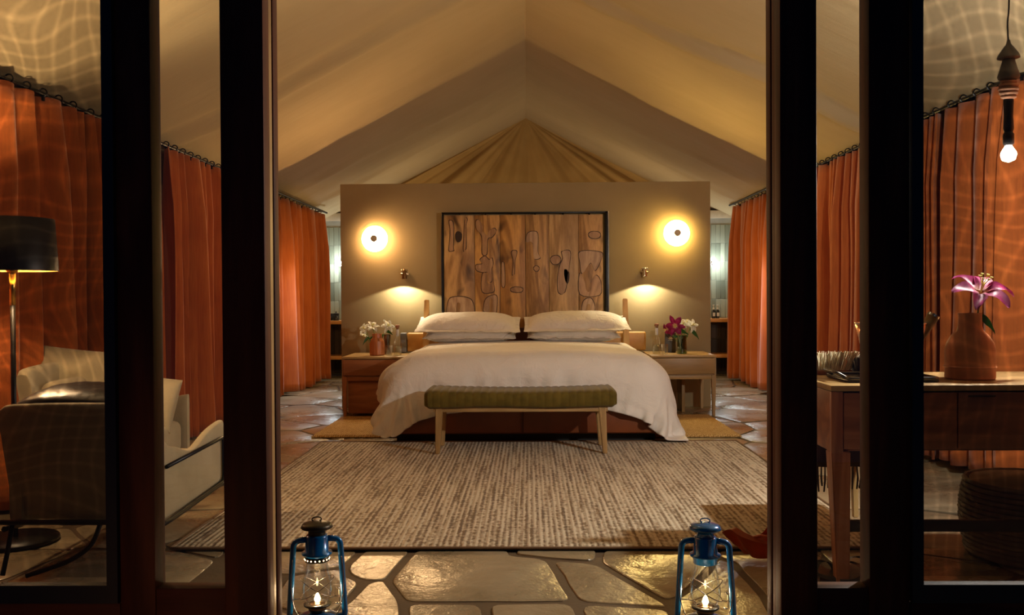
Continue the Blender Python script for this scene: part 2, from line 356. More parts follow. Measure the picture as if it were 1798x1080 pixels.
def tube(bm, pts, r, n=10, closed=False, cap=True):
    pts = [Vector(p) for p in pts]; N = len(pts); rs = r if isinstance(r, (list, tuple)) else [r] * N
    rings = []; prev = None
    for i, p in enumerate(pts):
        a = pts[(i - 1) % N] if (closed or i > 0) else p; b = pts[(i + 1) % N] if (closed or i < N - 1) else p
        t = (b - a).normalized()
        if prev is None:
            ref = Vector((0, 0, 1)) if abs(t.z) < 0.9 else Vector((1, 0, 0)); u = t.cross(ref).normalized()
        else:
            u = (prev - t * prev.dot(t)).normalized()
        prev = u; w = t.cross(u)
        rings.append([bm.verts.new(p + (u * math.cos(2 * PI * k / n) + w * math.sin(2 * PI * k / n)) * rs[i]) for k in range(n)])
    for i in range(N if closed else N - 1):
        A, Bq = rings[i], rings[(i + 1) % N]
        for k in range(n): bm.faces.new((A[k], A[(k + 1) % n], Bq[(k + 1) % n], Bq[k]))
    if cap and not closed: bm.faces.new(rings[0][::-1]); bm.faces.new(rings[-1])
    return bm
def smooth_path(pts, sub=8, closed=False):
    pts = [Vector(p) for p in pts]; N = len(pts); out = []
    rng = range(N if closed else N - 1)
    for i in rng:
        p0 = pts[(i - 1) % N] if (closed or i > 0) else pts[i]; p1 = pts[i]; p2 = pts[(i + 1) % N]; p3 = pts[(i + 2) % N] if (closed or i + 2 < N) else p2
        for k in range(sub):
            t = k / sub; out.append(0.5 * ((2 * p1) + (p2 - p0) * t + (2 * p0 - 5 * p1 + 4 * p2 - p3) * t * t + (3 * p1 - p0 - 3 * p2 + p3) * t ** 3))
    if not closed: out.append(pts[-1])
    return out
def round_corners(pts, rad, seg=6, closed=False):
    pts = [Vector(p) for p in pts]; N = len(pts); out = []
    for i, p in enumerate(pts):
        if not closed and i in (0, N - 1): out.append(p); continue
        a = (pts[(i - 1) % N] - p); b = (pts[(i + 1) % N] - p); d = min(rad, a.length * 0.49, b.length * 0.49)
        A = p + a.normalized() * d; Bq = p + b.normalized() * d
        for k in range(seg + 1):
            t = k / seg; out.append(A * (1 - t) ** 2 + p * 2 * t * (1 - t) + Bq * t * t)
    return out
def lathe(bm, prof, c=(0, 0, 0), n=32, cap0=False, cap1=False):
    rings = []
    for r, z in prof: rings.append([bm.verts.new((c[0] + r * math.cos(2 * PI * k / n), c[1] + r * math.sin(2 * PI * k / n), c[2] + z)) for k in range(n)])
    for i in range(len(prof) - 1):
        for k in range(n): bm.faces.new((rings[i][k], rings[i][(k + 1) % n], rings[i + 1][(k + 1) % n], rings[i + 1][k]))
    if cap0: bm.faces.new(rings[0][::-1])
    if cap1: bm.faces.new(rings[-1])
    return bm
def grid(bm, nu, nv, fn, closed_u=False, uv=False):
    vs = [[bm.verts.new(fn(i / (nu if closed_u else nu - 1), j / (nv - 1))) for j in range(nv)] for i in range(nu)]
    lay = bm.loops.layers.uv.verify() if uv else None
    for i in range(nu if closed_u else nu - 1):
        for j in range(nv - 1):
            f = bm.faces.new((vs[i][j], vs[(i + 1) % nu][j], vs[(i + 1) % nu][j + 1], vs[i][j + 1]))
            if uv:
                for lp, (a, b) in zip(f.loops, ((i, j), (i + 1, j), (i + 1, j + 1), (i, j + 1))): lp[lay].uv = (b / (nv - 1), a / (nu - 1))
    return vs
def thicken(bm, t):
    bmesh.ops.recalc_face_normals(bm, faces=bm.faces); bmesh.ops.solidify(bm, geom=list(bm.faces), thickness=t)
    return bm
def prism(bm, poly, y0, y1, bev=0.0):
    """outline in x,z pushed out from y0 to y1 (y1 < y0 faces the room)"""
    a = [bm.verts.new((p[0], y0, p[1])) for p in poly]; f = bm.faces.new(a)
    r = bmesh.ops.extrude_face_region(bm, geom=[f]); nv = [v for v in r['geom'] if isinstance(v, bmesh.types.BMVert)]
    for v in nv: v.co.y = y1
    bmesh.ops.recalc_face_normals(bm, faces=bm.faces)
    if bev: 
        es = [e for e in bm.edges if all(abs(v.co.y - y1) < 1e-6 for v in e.verts)]
        bmesh.ops.bevel(bm, geom=es, offset=bev, segments=2, affect='EDGES')
    return bm

# ------------------------------------------------------------------ the setting: floor
XW = 3.15; Y_FRONT, Y_BACK = 2.45, 13.05
fl = obj('floor', box(B(), -XW - .3, XW + .3, -1.0, Y_BACK + .2, -0.12, -0.008), mortar, smooth=False); tag(fl, kind='structure', label='flagstone floor with dark joints')
def clip_poly(poly, n, d):
    """keep the side n.p <= d"""
    out = []
    for i in range(len(poly)):
        a, b = poly[i], poly[(i + 1) % len(poly)]; da = a[0] * n[0] + a[1] * n[1] - d; db = b[0] * n[0] + b[1] * n[1] - d
        if da <= 0: out.append(a)
        if (da < 0 < db) or (db < 0 < da): t = da / (da - db); out.append((a[0] + (b[0] - a[0]) * t, a[1] + (b[1] - a[1]) * t))
    return out
def shrink(poly, d):
    n = len(poly); ar = sum(poly[i][0] * poly[(i + 1) % n][1] - poly[(i + 1) % n][0] * poly[i][1] for i in range(n))
    if ar < 0: poly = poly[::-1]
    res = poly
    out = []
    for i in range(n):
        p0, p1, p2 = Vector(poly[i - 1]), Vector(poly[i]), Vector(poly[(i + 1) % n])
        e1 = (p1 - p0).normalized(); e2 = (p2 - p1).normalized(); n1 = Vector((-e1.y, e1.x)); n2 = Vector((-e2.y, e2.x)); b = (n1 + n2)
        if b.length < 1e-4: b = n1
        b.normalize(); k = d / max(0.45, b.dot(n1)); out.append(tuple(p1 + b * k))
    return out
def stone(poly, gap=0.012, h=None):
    q = shrink(poly, gap)
    if len(q) < 3: return
    # ragged outline with rounded corners
    pts = round_corners([(x, y, 0) for x, y in q], 0.05, 3, True)
    out = []
    for i in range(len(pts)):
        a, b = pts[i], pts[(i + 1) % len(pts)]; L = (b - a).length; m = max(1, int(L / 0.12))
        for k in range(m):
            p = a + (b - a) * (k / m); nz = noise.noise(Vector((p.x * 7, p.y * 7, 3.3))) * 0.010; nz2 = noise.noise(Vector((p.x * 7, p.y * 7, 9.3))) * 0.010
            out.append((p.x + nz, p.y + nz2))
    bm = B(); h = h if h is not None else random.uniform(0.004, 0.010) - 0.008
    lo = [bm.verts.new((x, y, -0.02)) for x, y in out]; hi = [bm.verts.new((x, y, h - 0.003)) for x, y in out]
    cx = sum(x for x, y in out) / len(out); cy = sum(y for x, y in out) / len(out)
    inn = [bm.verts.new((x + (cx - x) * 0.02, y + (cy - y) * 0.02, h)) for x, y in out]
    n = len(out)
    for i in range(n):
        bm.faces.new((lo[i], lo[(i + 1) % n], hi[(i + 1) % n], hi[i])); bm.faces.new((hi[i], hi[(i + 1) % n], inn[(i + 1) % n], inn[i]))
    bm.faces.new(inn)
    obj('stone', bm, stone_m, fl, smooth=True, angle=0.5, center=True)
# front stones seen in the doorway, each outline from its real place on the floor
G = lambda px, py: tuple(at_z(px, py)[:2])
TOP = 962   # just under the rug's edge
front = [
    [(727, TOP), (900, TOP), (900, 973), (965, 980), (1010, 1057), (709, 1056), (680, 1019)],
    [(640, TOP), (727, TOP), (680, 1019), (640, 1019), (607, 1009), (603, 995)],
    [(680, 1019), (709, 1056), (713, 1110), (600, 1110), (565, 1090), (608, 1060), (640, 1024), (660, 1018)],
    [(965, 980), (1048, 987), (1175, 1058), (1183, 1066), (1010, 1057)],
    [(900, TOP), (1056, TOP), (1048, 987), (965, 980), (900, 973)],
    [(1056, TOP), (1258, TOP), (1258, 978), (1225, 1025), (1175, 1058), (1048, 987)],
    [(709, 1056), (853, 1057), (860, 1120), (713, 1120)],
    [(853, 1057), (1010, 1057), (1036, 1120), (860, 1120)],
    [(1010, 1057), (1183, 1066), (1188, 1120), (1036, 1120)],
    [(1258, 978), (1285, 985), (1345, 1050), (1380, 1110), (1188, 1120), (1183, 1066), (1175, 1058), (1225, 1025)],
    [(1258, TOP), (1450, TOP), (1450, 1060), (1375, 1100), (1345, 1050), (1285, 985), (1258, 978)],
    [(480, TOP), (640, TOP), (603, 995), (500, 1010), (440, 1000)],
    [(500, 1010), (603, 995), (607, 1009), (640, 1020), (608, 1060), (565, 1090), (470, 1060)],
    [(395, TOP), (480, TOP), (440, 1000), (400, 1000)],
    [(400, 1000), (440, 1000), (500, 1010), (470, 1060), (370, 1062)],
    [(370, 1062), (470, 1060), (565, 1090), (600, 1110), (580, 1130), (330, 1130)],
]
for p in front: stone([G(*q) for q in p], gap=0.019)
# the rest: an irregular crazy paving round the hand-laid patch
PX0, PX1 = G(395, 1062)[0], G(1450, 1000)[0]; PY1 = G(900, TOP)[1]; PY0 = G(900, 1125)[1]
PATCH = (-1.31, 1.24, PY0, PY1)
seeds = []
rs = random.Random(11)
gx = 0.66
for j in range(-2, int(16 / gx)):
    for i in range(-6, 7):
        seeds.append(((i + 0.5 * (j % 2) + rs.uniform(-.34, .34)) * gx * 1.15, -0.2 + (j + rs.uniform(-.34, .34)) * gx))
def inside_patch(p): return PATCH[0] < p[0] < PATCH[1] and PATCH[2] < p[1] < PATCH[3]
for i, s in enumerate(seeds):
    if not (-3.4 < s[0] < 3.4 and -1.2 < s[1] < 13.4): continue
    poly = [(s[0] - 1.2, s[1] - 1.2), (s[0] + 1.2, s[1] - 1.2), (s[0] + 1.2, s[1] + 1.2), (s[0] - 1.2, s[1] + 1.2)]
    for k, q in enumerate(seeds):
        if k == i: continue
        dx, dy = q[0] - s[0], q[1] - s[1]
        if dx * dx + dy * dy > 5: continue
        poly = clip_poly(poly, (dx, dy), (q[0] ** 2 + q[1] ** 2 - s[0] ** 2 - s[1] ** 2) / 2)
        if len(poly) < 3: break
    for n, d in (((1, 0), XW), ((-1, 0), XW), ((0, 1), 13.1), ((0, -1), 0.9)):
        if len(poly) > 2: poly = clip_poly(poly, n, d)
    if len(poly) < 3: continue
    # cut round the patch: keep pieces on each side of it
    x0, x1, y0, y1 = PATCH
    if max(p[1] for p in poly) <= y0 or min(p[1] for p in poly) >= y1: pieces = [poly]
    else:
        pieces = [clip_poly(poly, (0, 1), y0), clip_poly(poly, (0, -1), -y1)]
        mid = clip_poly(clip_poly(poly, (0, -1), -y0), (0, 1), y1)
        if len(mid) > 2: pieces += [clip_poly(mid, (1, 0), x0), clip_poly(mid, (-1, 0), -x1)]
    for pc in pieces:
        if len(pc) < 3: continue
        cl = [pc[0]]
        for p in pc[1:]:
            if math.dist(p, cl[-1]) > 0.04: cl.append(p)
        if len(cl) > 2 and math.dist(cl[0], cl[-1]) < 0.04: cl.pop()
        if len(cl) < 3: continue
        ar = abs(sum(cl[a][0] * cl[(a + 1) % len(cl)][1] - cl[(a + 1) % len(cl)][0] * cl[a][1] for a in range(len(cl)))) / 2
        if ar > 0.015: stone(cl)

# ------------------------------------------------------------------ the tent: roof, gables, side walls
RZ, SL = 3.70, 0.505
def roof_z(x, y):
    ax = abs(x); z = RZ - SL * ax
    sag = -0.035 * math.sin(PI * min(1, ax / 3.1)) * (0.5 + 0.5 * math.cos((y - 7.15) * 2 * PI / 2.05))
    cre = 0.0
    for yc, w, a, wob in ((7.05, 0.10, 0.040, 0.20), (6.85, 0.07, -0.018, 0.25), (9.0, 0.16, 0.05, 0.10), (10.6, 0.12, 0.022, 0.2), (11.7, 0.10, 0.030, 0.15), (5.0, 0.12, 0.03, 0.2), (3.4, 0.12, 0.03, 0.2)):
        yy = yc + wob * noise.noise(Vector((x * 0.8, yc, 1.0 if x > 0 else 5.0)))
        am = 1.5 * a * (0.55 + 0.9 * abs(noise.noise(Vector((x * 1.1, yc * 3, 7.0)))))
        cre += am * math.exp(-((y - yy) / w) ** 2) * min(1, ax / 0.5)
    n = 0.022 * noise.noise(Vector((x * 0.5, y * 1.9, 2.0))) + 0.006 * noise.noise(Vector((x * 1.5, y * 6, 4.0)))
    return z + sag - cre + n * min(1, ax / 0.4)
for nm, sg in (('ceiling', -1), ('ceiling', 1)):
    bm = B(); grid(bm, 46, 190, lambda u, v: Vector((sg * u * (XW + 0.05), 2.2 + v * 11.3, roof_z(sg * u * (XW + 0.05), 2.2 + v * 11.3))))
    bmesh.ops.recalc_face_normals(bm, faces=bm.faces)
    if sg > 0: bmesh.ops.reverse_faces(bm, faces=bm.faces)
    thicken(bm, 0.012)
    tag(obj(nm, bm, canvas), kind='structure', label='cream canvas tent roof slope on the %s' % ('left' if sg < 0 else 'right'))
bm = B(); tube(bm, [(0, 2.3, RZ - 0.012), (0, 13.4, RZ - 0.012)], 0.006, 6)
tag(obj('trim_ridge', bm, canvas), kind='structure', label='stitched ridge seam of the tent roof')
# rear gable with folds running out from the apex
def gable_pt(u, v):
    a = -1 + 2 * u; x = a * XW * v; z = RZ - 0.01 - (RZ - 2.05) * v
    top = RZ - SL * abs(x); z = min(z, top + 0.02)
    th = a * 9.0
    y = 13.30 + 0.10 * v * (math.sin(th * 1.7 + 0.6) + 0.6 * math.sin(th * 3.9 + 1.0)) * min(1, v * 3) + 0.02 * noise.noise(Vector((x * 2, z * 1.5, 0)))
    return Vector((x, y, z))
bm = B(); grid(bm, 120, 24, gable_pt); thicken(bm, 0.01)
tag(obj('wall_gable', bm, gable_m), kind='structure', label='ochre canvas gable gathered towards the ridge')
for nm, sg in (('wall_left', -1), ('wall_right', 1)):
    tag(obj(nm, box(B(), min(sg * XW, sg * (XW + .05)), max(sg * XW, sg * (XW + .05)), 2.2, 13.4, 0, 2.2), canvas, smooth=False), kind='structure')
# front: lintel and canvas above the doors, outside of the frame
tag(obj('trim_lintel', box(B(), -2.75, 2.75, 2.5, 2.64, 2.30, 2.42, 0.004), door_wood_h), kind='structure')
bm = B(); prism(bm, [(-XW, 2.42), (XW, 2.42), (XW, roof_z(XW, 2.5) + .05), (0, RZ + .02), (-XW, roof_z(XW, 2.5) + .05)], 2.60, 2.57)
tag(obj('wall_front', bm, canvas, smooth=False), kind='structure')
for sg in (-1, 1):
    tag(obj('wall_front', box(B(), min(sg * 2.70, sg * XW), max(sg * 2.70, sg * XW), 2.54, 2.60, 0, 2.42), canvas, smooth=False), kind='structure')

# partition behind the bed
YW = 9.05
tag(obj('wall_partition', box(B(), (598 - VPX) / (F / YW) + 0.0, (1245 - VPX) / (F / YW) + 0.01, YW, YW + 0.14, 0, 2.225, 0.004), plaster), kind='structure', label='free-standing taupe plaster partition behind the bed')
# bathroom wall with stacked tiles
YB = 12.98
wb = obj('wall_back', box(B(), -XW, XW, YB, YB + 0.06, 0, 2.30), grout, smooth=False); tag(wb, kind='structure', label='tiled back wall')
WLb = WL[wb.name]
tag(obj('trim_back', box(B(), -XW, XW, YB - 0.02, YB + 0.0, 2.19, 2.30, 0.003), plain('cream_band', (0.55, 0.47, 0.34), 0.7)), kind='structure')
tag(obj('baseboard_back', box(B(), -XW, XW, YB - 0.014, YB + 0.0, 0, 0.76), grout_d, smooth=False), kind='structure')
tw, thh = 0.0655, 0.262
def tile_bm(w, h): return box(B(), -w / 2 + .0018, w / 2 - .0018, -0.012, 0.0, .0018, h - .0018, 0.0015, 1)
src_l = src_d = None
for sg in (-1, 1):
    for i in range(15):
        x = sg * (2.05 + i * tw)
        for j in range(6):
            z = 0.79 + j * thh
            if z + thh > 2.20: continue
            if src_l is None: src_l = obj('tile', tile_bm(tw, thh), tile_l, wb, world=False); src_l.location = Vector((x, YB, z)) - WLb
            else: share('tile', src_l, wb, Vector((x, YB, z)) - WLb)
bbp = bpy.data.objects['baseboard_back']; WLd = WL[bbp.name]
for sg in (-1, 1):
    for i in range(15):
        x = sg * (2.05 + i * tw)
        for z in (0.03, 0.245 - .0, 0.50):
            h = 0.21 if z < 0.1 else 0.245
            if src_d is None: src_d = obj('tile', tile_bm(tw, 0.24), tile_d, bbp, world=False); src_d.location = Vector((x, YB - .014, z)) - WLd
            else: share('tile', src_d, bbp, Vector((x, YB - .014, z)) - WLd)
# counters and lower shelves on both sides
for sg, side in ((-1, 'left'), (1, 'right')):
    a, b = sorted((sg * 2.0, sg * 3.1))
    tag(obj('counter_shelf', box(B(), a, b, 12.50, 12.964, 0.735, 0.785, 0.004), shelf_wood), 'glowing orange wood counter against the tiles, upper one %s of the partition' % side, 'shelf', 'bathroom counters')
    tag(obj('lower_shelf', box(B(), a, b, 12.50, 12.966, 0.250, 0.295, 0.004), shelf_wood), 'low orange wood shelf below the counter, %s of the partition' % side, 'shelf', 'bathroom lower shelves')

# bathroom sconces: little globe on a tiled wall
for sx, px, py, side in ((-1, 597, 463, 'left'), (1, 1256, 461, 'right')):
    p = at_y(px, py, 12.80)
    t = thing('bathroom_sconce', 'small cool-white bulb sconce on the tiles %s of the partition' % side, 'wall lamp', (p.x, YB - .012, p.z), 'bathroom sconces')
    bm = B(); lathe(bm, [(0.0, 0.0), (0.03, 0.0), (0.03, 0.012), (0.008, 0.016), (0.008, 0.10)], n=20)
    bmesh.ops.rotate(bm, cent=(0, 0, 0), matrix=Matrix.Rotation(PI / 2, 3, 'X'), verts=bm.verts); obj('mount', bm, chrome, t, world=False)
    bm = B(); bmesh.ops.create_uvsphere(bm, u_segments=20, v_segments=12, radius=0.035, matrix=Matrix.Translation((0, -0.135, 0))); obj('bulb', bm, bath_bulb, t, world=False)

# ------------------------------------------------------------------ curtains
def rail(X, y0, y1, z, label):
    t = thing('curtain_rail', label, 'curtain rail', (X, y0, z), 'curtain rails')
    bm = B(); tube(bm, [(X, y0, z), (X, y1, z)], 0.014, 10); obj('rod', bm, black_metal, t)
    for k, yy in enumerate(np.arange(y0 + .4, y1, 2.2)):
        sg = 1 if X > 0 else -1
        bm = B(); tube(bm, [(X, yy, z), (X + sg * .24, yy, z + .01), (X + sg * .45, yy, z + .02)], 0.008, 6); obj('bracket', bm, black_metal, t)
ring_src = {}
def curtain(X, y0, y1, ztop, zbot, label, seed, mat=curtain_m, pitch=0.15):
    rnd = random.Random(seed); sg = 1 if X > 0 else -1
    L = y1 - y0; nf = max(3, int(L / pitch)); ph = [rnd.uniform(0, 6.28) for _ in range(6)]
    def fn(u, v):
        y = y0 + u * L; k = v       # v 0 top, 1 bottom
        th = 2 * PI * nf * u + 1.3 * math.sin(2 * PI * u * nf / 3.1 + ph[0]) + 1.1 * math.sin(2 * PI * u * nf / 5.3 + ph[1]) + 0.25 * k * math.sin(3.0 * k + u * nf * 1.7)
        amp = 0.036 + (0.030 + 0.020 * k) * min(1, k * 5) + (0.012 + 0.022 * min(1, k * 3)) * math.sin(2 * PI * u * nf / 4.2 + ph[2])
        s = math.sin(th); s = math.copysign(abs(s) ** 0.75, s)
        x = amp * s + 0.022 * k * math.sin(2 * PI * u * nf / 2.6 + ph[3]) + 0.02 * k * k * math.sin(2 * PI * u * nf / 6.1 + ph[4])
        yy = y + 0.018 * k * math.cos(th * 0.5 + ph[5]) + 0.012 * math.cos(th)
        drift = 0.03 * k * noise.noise(Vector((y * 1.3, k * 1.5, seed)))
        zt = ztop - 0.012 * abs(math.sin(th / 2)) * (1 - k)
        zb = zbot + 0.02 * math.sin(2 * PI * u * 2.3 + ph[0])
        return Vector((X + x + drift, yy, zt + (zb - zt) * k))
    t = thing('curtain', label, 'curtain', (X, (y0 + y1) / 2, zbot), 'rust curtains')
    bm = B(); grid(bm, nf * 12, 26, fn); dr_ = obj('drape', bm, mat, t); sm_ = dr_.modifiers.new('thickness', 'SOLIDIFY'); sm_.thickness = 0.004
    nr = max(2, int(L / 0.16))
    for k in range(nr):
        y = y0 + (k + 0.5) * L / nr
        loc = Vector((X, y, ztop + 0.02)) - WL[t.name]
        if 'r' not in ring_src:
            bm = B(); tube(bm, [(0.022 * math.cos(a), 0, 0.022 * math.sin(a)) for a in np.linspace(0, 2 * PI, 14, endpoint=False)], 0.0045, 6, True)
            box(bm, -.006, .006, -.008, .008, -0.045, -0.018); r = obj('ring', bm, black_metal, t, world=False); r.location = loc; ring_src['r'] = r
        else: share('ring', ring_src['r'], t, loc)
CL, CR = -2.67, 2.68
rail(CL - .02, 2.9, 12.3, 2.245, 'black curtain rail along the left tent wall'); rail(CR + .02, 2.9, 12.2, 2.295, 'black curtain rail along the right tent wall')
curtain(CL, 2.95, 5.45, 2.225, 0.04, 'rust curtain behind the dark-shaded floor lamp', 1, pitch=0.20)
curtain(CL, 5.50, 6.50, 2.225, 0.04, 'narrow rust curtain left of the beige armchair', 2, pitch=0.15)
curtain(CL, 6.68, 8.65, 2.225, 0.04, 'rust curtain seen between the two left door posts', 3)
curtain(CL - .05, 8.72, 12.1, 2.215, 0.03, 'deep orange curtain left of the bed ending at the bathroom', 4, pitch=0.21)
curtain(CR, 2.95, 5.9, 2.275, 0.07, 'rust curtain behind the bulb pendant and desk', 5, pitch=0.21)
curtain(CR, 5.95, 8.75, 2.275, 0.05, 'rust curtain seen between the two right door posts', 6)
curtain(CR + .05, 8.82, 12.0, 2.265, 0.03, 'bright orange curtain right of the bed ending at the bathroom', 7, pitch=0.21)

# ------------------------------------------------------------------ doors and fly screens
YD = 2.50
def door(name, x_out, x_in, side):
    """a glazed leaf: outer stile, inner stile with a lighter rebate strip, rails, pane"""
    sg = -1 if side == 'left' else 1
    t = bpy.data.objects.new(name, None); link(t); t.location = (0, YD, 0); WL[t.name] = Vector((0, YD, 0)); t['kind'] = 'structure'; t['label'] = 'dark hardwood glazed door leaf on the %s' % side
    o0, o1 = sorted(x_out); i0, i1 = sorted(x_in)
    obj('stile', box(B(), o0, o1, YD, YD + 0.075, 0.0, 2.30, 0.004), door_wood, t)
    a = i0 if sg < 0 else i0 + 0.0
    obj('stile', box(B(), i0, i1, YD, YD + 0.06, 0.0, 2.30, 0.004), door_wood, t)
    obj('jamb_strip', box(B(), i0 + .004, i1 - .004, YD + 0.062, YD + 0.10, 0.0, 2.30, 0.003), oak if sg < 0 else door_wood, t)
    obj('jamb_strip', box(B(), i0 + (0 if sg > 0 else .002), i1 - (0 if sg < 0 else .002), YD + 0.102, YD + 0.15, 0.0, 2.30, 0.006), door_wood, t)
    x0, x1 = (o1, i0) if sg < 0 else (i1, o0)
    obj('rail', box(B(), x0 - .002, x1 + .002, YD + .006, YD + 0.065, 0.03, 0.298, 0.004), door_wood_h, t)
    obj('rail', box(B(), x0 - .002, x1 + .002, YD + .006, YD + 0.065, 2.16, 2.298, 0.004), door_wood_h, t)
    obj('pane', box(B(), x0 - .002, x1 + .002, YD + .030, YD + .034, 0.298, 2.16), pane_m, t, smooth=False)
door('door_1', (-1.128, -1.030), (-0.838, -0.718), 'left')
door('door_2', (0.930, 1.040), (0.690, 0.790), 'right')
def fly(name, x0, x1, side):
    t = bpy.data.objects.new(name, None); link(t); t.location = (0, YD, 0); WL[t.name] = Vector((0, YD, 0)); t['kind'] = 'structure'; t['label'] = 'fixed fly-screened window bay on the %s' % side
    bm = B(); w = 0.030
    box(bm, x0, x0 + w, YD - .012, YD + .02, 0.262, 2.30); box(bm, x1 - w, x1, YD - .012, YD + .02, 0.262, 2.30)
    box(bm, x0 + w, x1 - w, YD - .012, YD + .02, 0.262, 0.312); box(bm, x0 + w, x1 - w, YD - .012, YD + .02, 2.25, 2.30)
    obj('frame', bm, dark_frame, t)
    obj('sill_rail', box(B(), x0, x1, YD + .004, YD + .075, 0.03, 0.258, 0.004), door_wood_h, t)
    for yy, m in ((YD + .004, screen_a), (YD + .065, screen_b)):
        bm = B(); grid(bm, 2, 2, lambda u, v: Vector((x0 + w + u * (x1 - x0 - 2 * w), yy, 0.312 + v * (2.25 - 0.312)))); obj('fly_mesh', bm, m, t, smooth=False)
    obj('backing_frame', box(B(), x0 + (x1 - x0 - w if x0 > 0 else 0), x0 + (x1 - x0 if x0 > 0 else w), YD + .078, YD + .095, 0.26, 2.30), dark_frame, t)
fly('window_1', -2.66, -1.130, 'left'); fly('window_2', 1.042, 2.66, 'right')
# far edges of the opening
for sg in (-1, 1):
    a, b = sorted((sg * 2.66, sg * 2.76)); tag(obj('trim_post', box(B(), a, b, YD, YD + .12, 0, 2.30, .004), door_wood), kind='structure')

# ------------------------------------------------------------------ rugs
bmr = B(); box(bmr, -1.565, 1.565, 3.955, 6.87, 0.004, 0.016, 0.003)
rug = thing('area_rug', 'large beige and brown woven rug in front of the bed', 'rug', (0, 5.4, 0.004)); rug.rotation_euler.z = math.radians(-0.12)
bmr = B()
def rug_fn(u, v):
    x = -1.56 + u * 3.12; y = -1.45 + v * 2.915
    e = min(u, 1 - u) * 3.12; e2 = min(v, 1 - v) * 2.9; ed = min(e, e2)
    z = 0.012 + 0.002 * noise.noise(Vector((x * 3, y * 3, 0))) - (0.006 if ed < 0.006 else 0)
    return Vector((x + 0.004 * noise.noise(Vector((0, y * 2, 5))), y + 0.006 * noise.noise(Vector((x * 2.2, 0, 8))), z))
grid(bmr, 60, 56, rug_fn); bmesh.ops.recalc_face_normals(bmr, faces=bmr.faces)
for f in bmr.faces:
    if f.normal.z < 0: f.normal_flip()
obj('pile', bmr, rug_m, rug, world=False)
bm = B(); P = [rug_fn(u, 0) for u in np.linspace(0, 1, 60)] + [rug_fn(1, v) for v in np.linspace(0, 1, 56)[1:]] + [rug_fn(u, 1) for u in np.linspace(1, 0, 60)[1:]] + [rug_fn(0, v) for v in np.linspace(1, 0, 56)[1:-1]]
tube(bm, [(p.x, p.y, 0.0075) for p in P], 0.0065, 8, True); obj('binding', bm, rug_edge, rug, world=False, label='dark bound edge')
def jute(name, x0, x1, y0, y1, label):
    def fn(u, v):
        x = x0 + u * (x1 - x0); y = y0 + v * (y1 - y0); ed = min(u, 1 - u, v, 1 - v)
        return Vector((x + .006 * noise.noise(Vector((y * 9, 1, 0))), y + .006 * noise.noise(Vector((x * 9, 3, 0))), (0.018 + 0.004 * noise.noise(Vector((x * 14, y * 14, 0)))) * (1 if ed > 0.001 else 0.2) + 0.003))
    bm = B(); grid(bm, 50, 60, fn); bmesh.ops.recalc_face_normals(bm, faces=bm.faces); 
    if next(iter(bm.faces)).normal.z < 0: bmesh.ops.reverse_faces(bm, faces=bm.faces)
    bmesh.ops.solidify(bm, geom=list(bm.faces), thickness=0.010); tag(obj(name, bm, jute_m), label, 'rug', 'jute bedside rugs')
jute('jute_rug', -1.70, -0.93, 7.14, 8.30, 'golden jute rug on the left side of the bed, by the vase with white lilies')
jute('jute_rug', 0.95, 1.66, 7.10, 8.34, 'golden jute rug on the right side of the bed, under the hanging duvet corner')

# ------------------------------------------------------------------ bed
bed = thing('bed', 'wide leather-based bed on a black plinth against the carved panel', 'bed', (0, 7.9, 0))
bm = B(); box(bm, -1.00, 0.97, 6.97, 8.94, 0.0, 0.075, 0.004); obj('plinth', bm, black_soft, bed)
bm = B(); box(bm, -1.045, 1.015, 6.86, 8.945, 0.066, 0.34, 0.02, 3); obj('base', bm, leather_r, bed)
for a, b in ((-1.035, -0.045), (-0.035, 1.005)):
    bm = B(); box(bm, a, b, 6.842, 6.875, 0.074, 0.33, 0.012, 3); obj('panel', bm, leather_r, bed)
bm = B(); box(bm, -0.99, 0.97, 6.91, 8.93, 0.335, 0.60, 0.05, 4); obj('mattress', bm, linen_w, bed)
bm = B(); box(bm, -1.17, 1.155, 8.885, 8.948, 0.57, 0.755, 0.02, 3); box(bm, -1.04, 1.01, 8.89, 8.945, 0.30, 0.60, 0.01, 2); obj('headboard', bm, leather_t, bed)
bm = B(); box(bm, -1.235, -1.172, 8.875, 8.95, 0.56, 0.755, 0.012, 3); obj('headboard_end', bm, leather_g, bed, label='grey leather end block')
for sg, x in ((-1, -0.975), (1, 0.955)):
    bm = B(); taper(bm, (x - sg * 0.012, 8.80), (x + sg * .012, 8.86), 0.33, 1.075, 0.034, 0.022, 0.006); obj('headboard_post', bm, honey, bed, label='honey-coloured wooden upright')
bm = B(); box(bm, -0.20, 0.20, 8.86, 8.90, 0.55, 0.80, 0.004); obj('headboard_centre', bm, leather_r, bed)

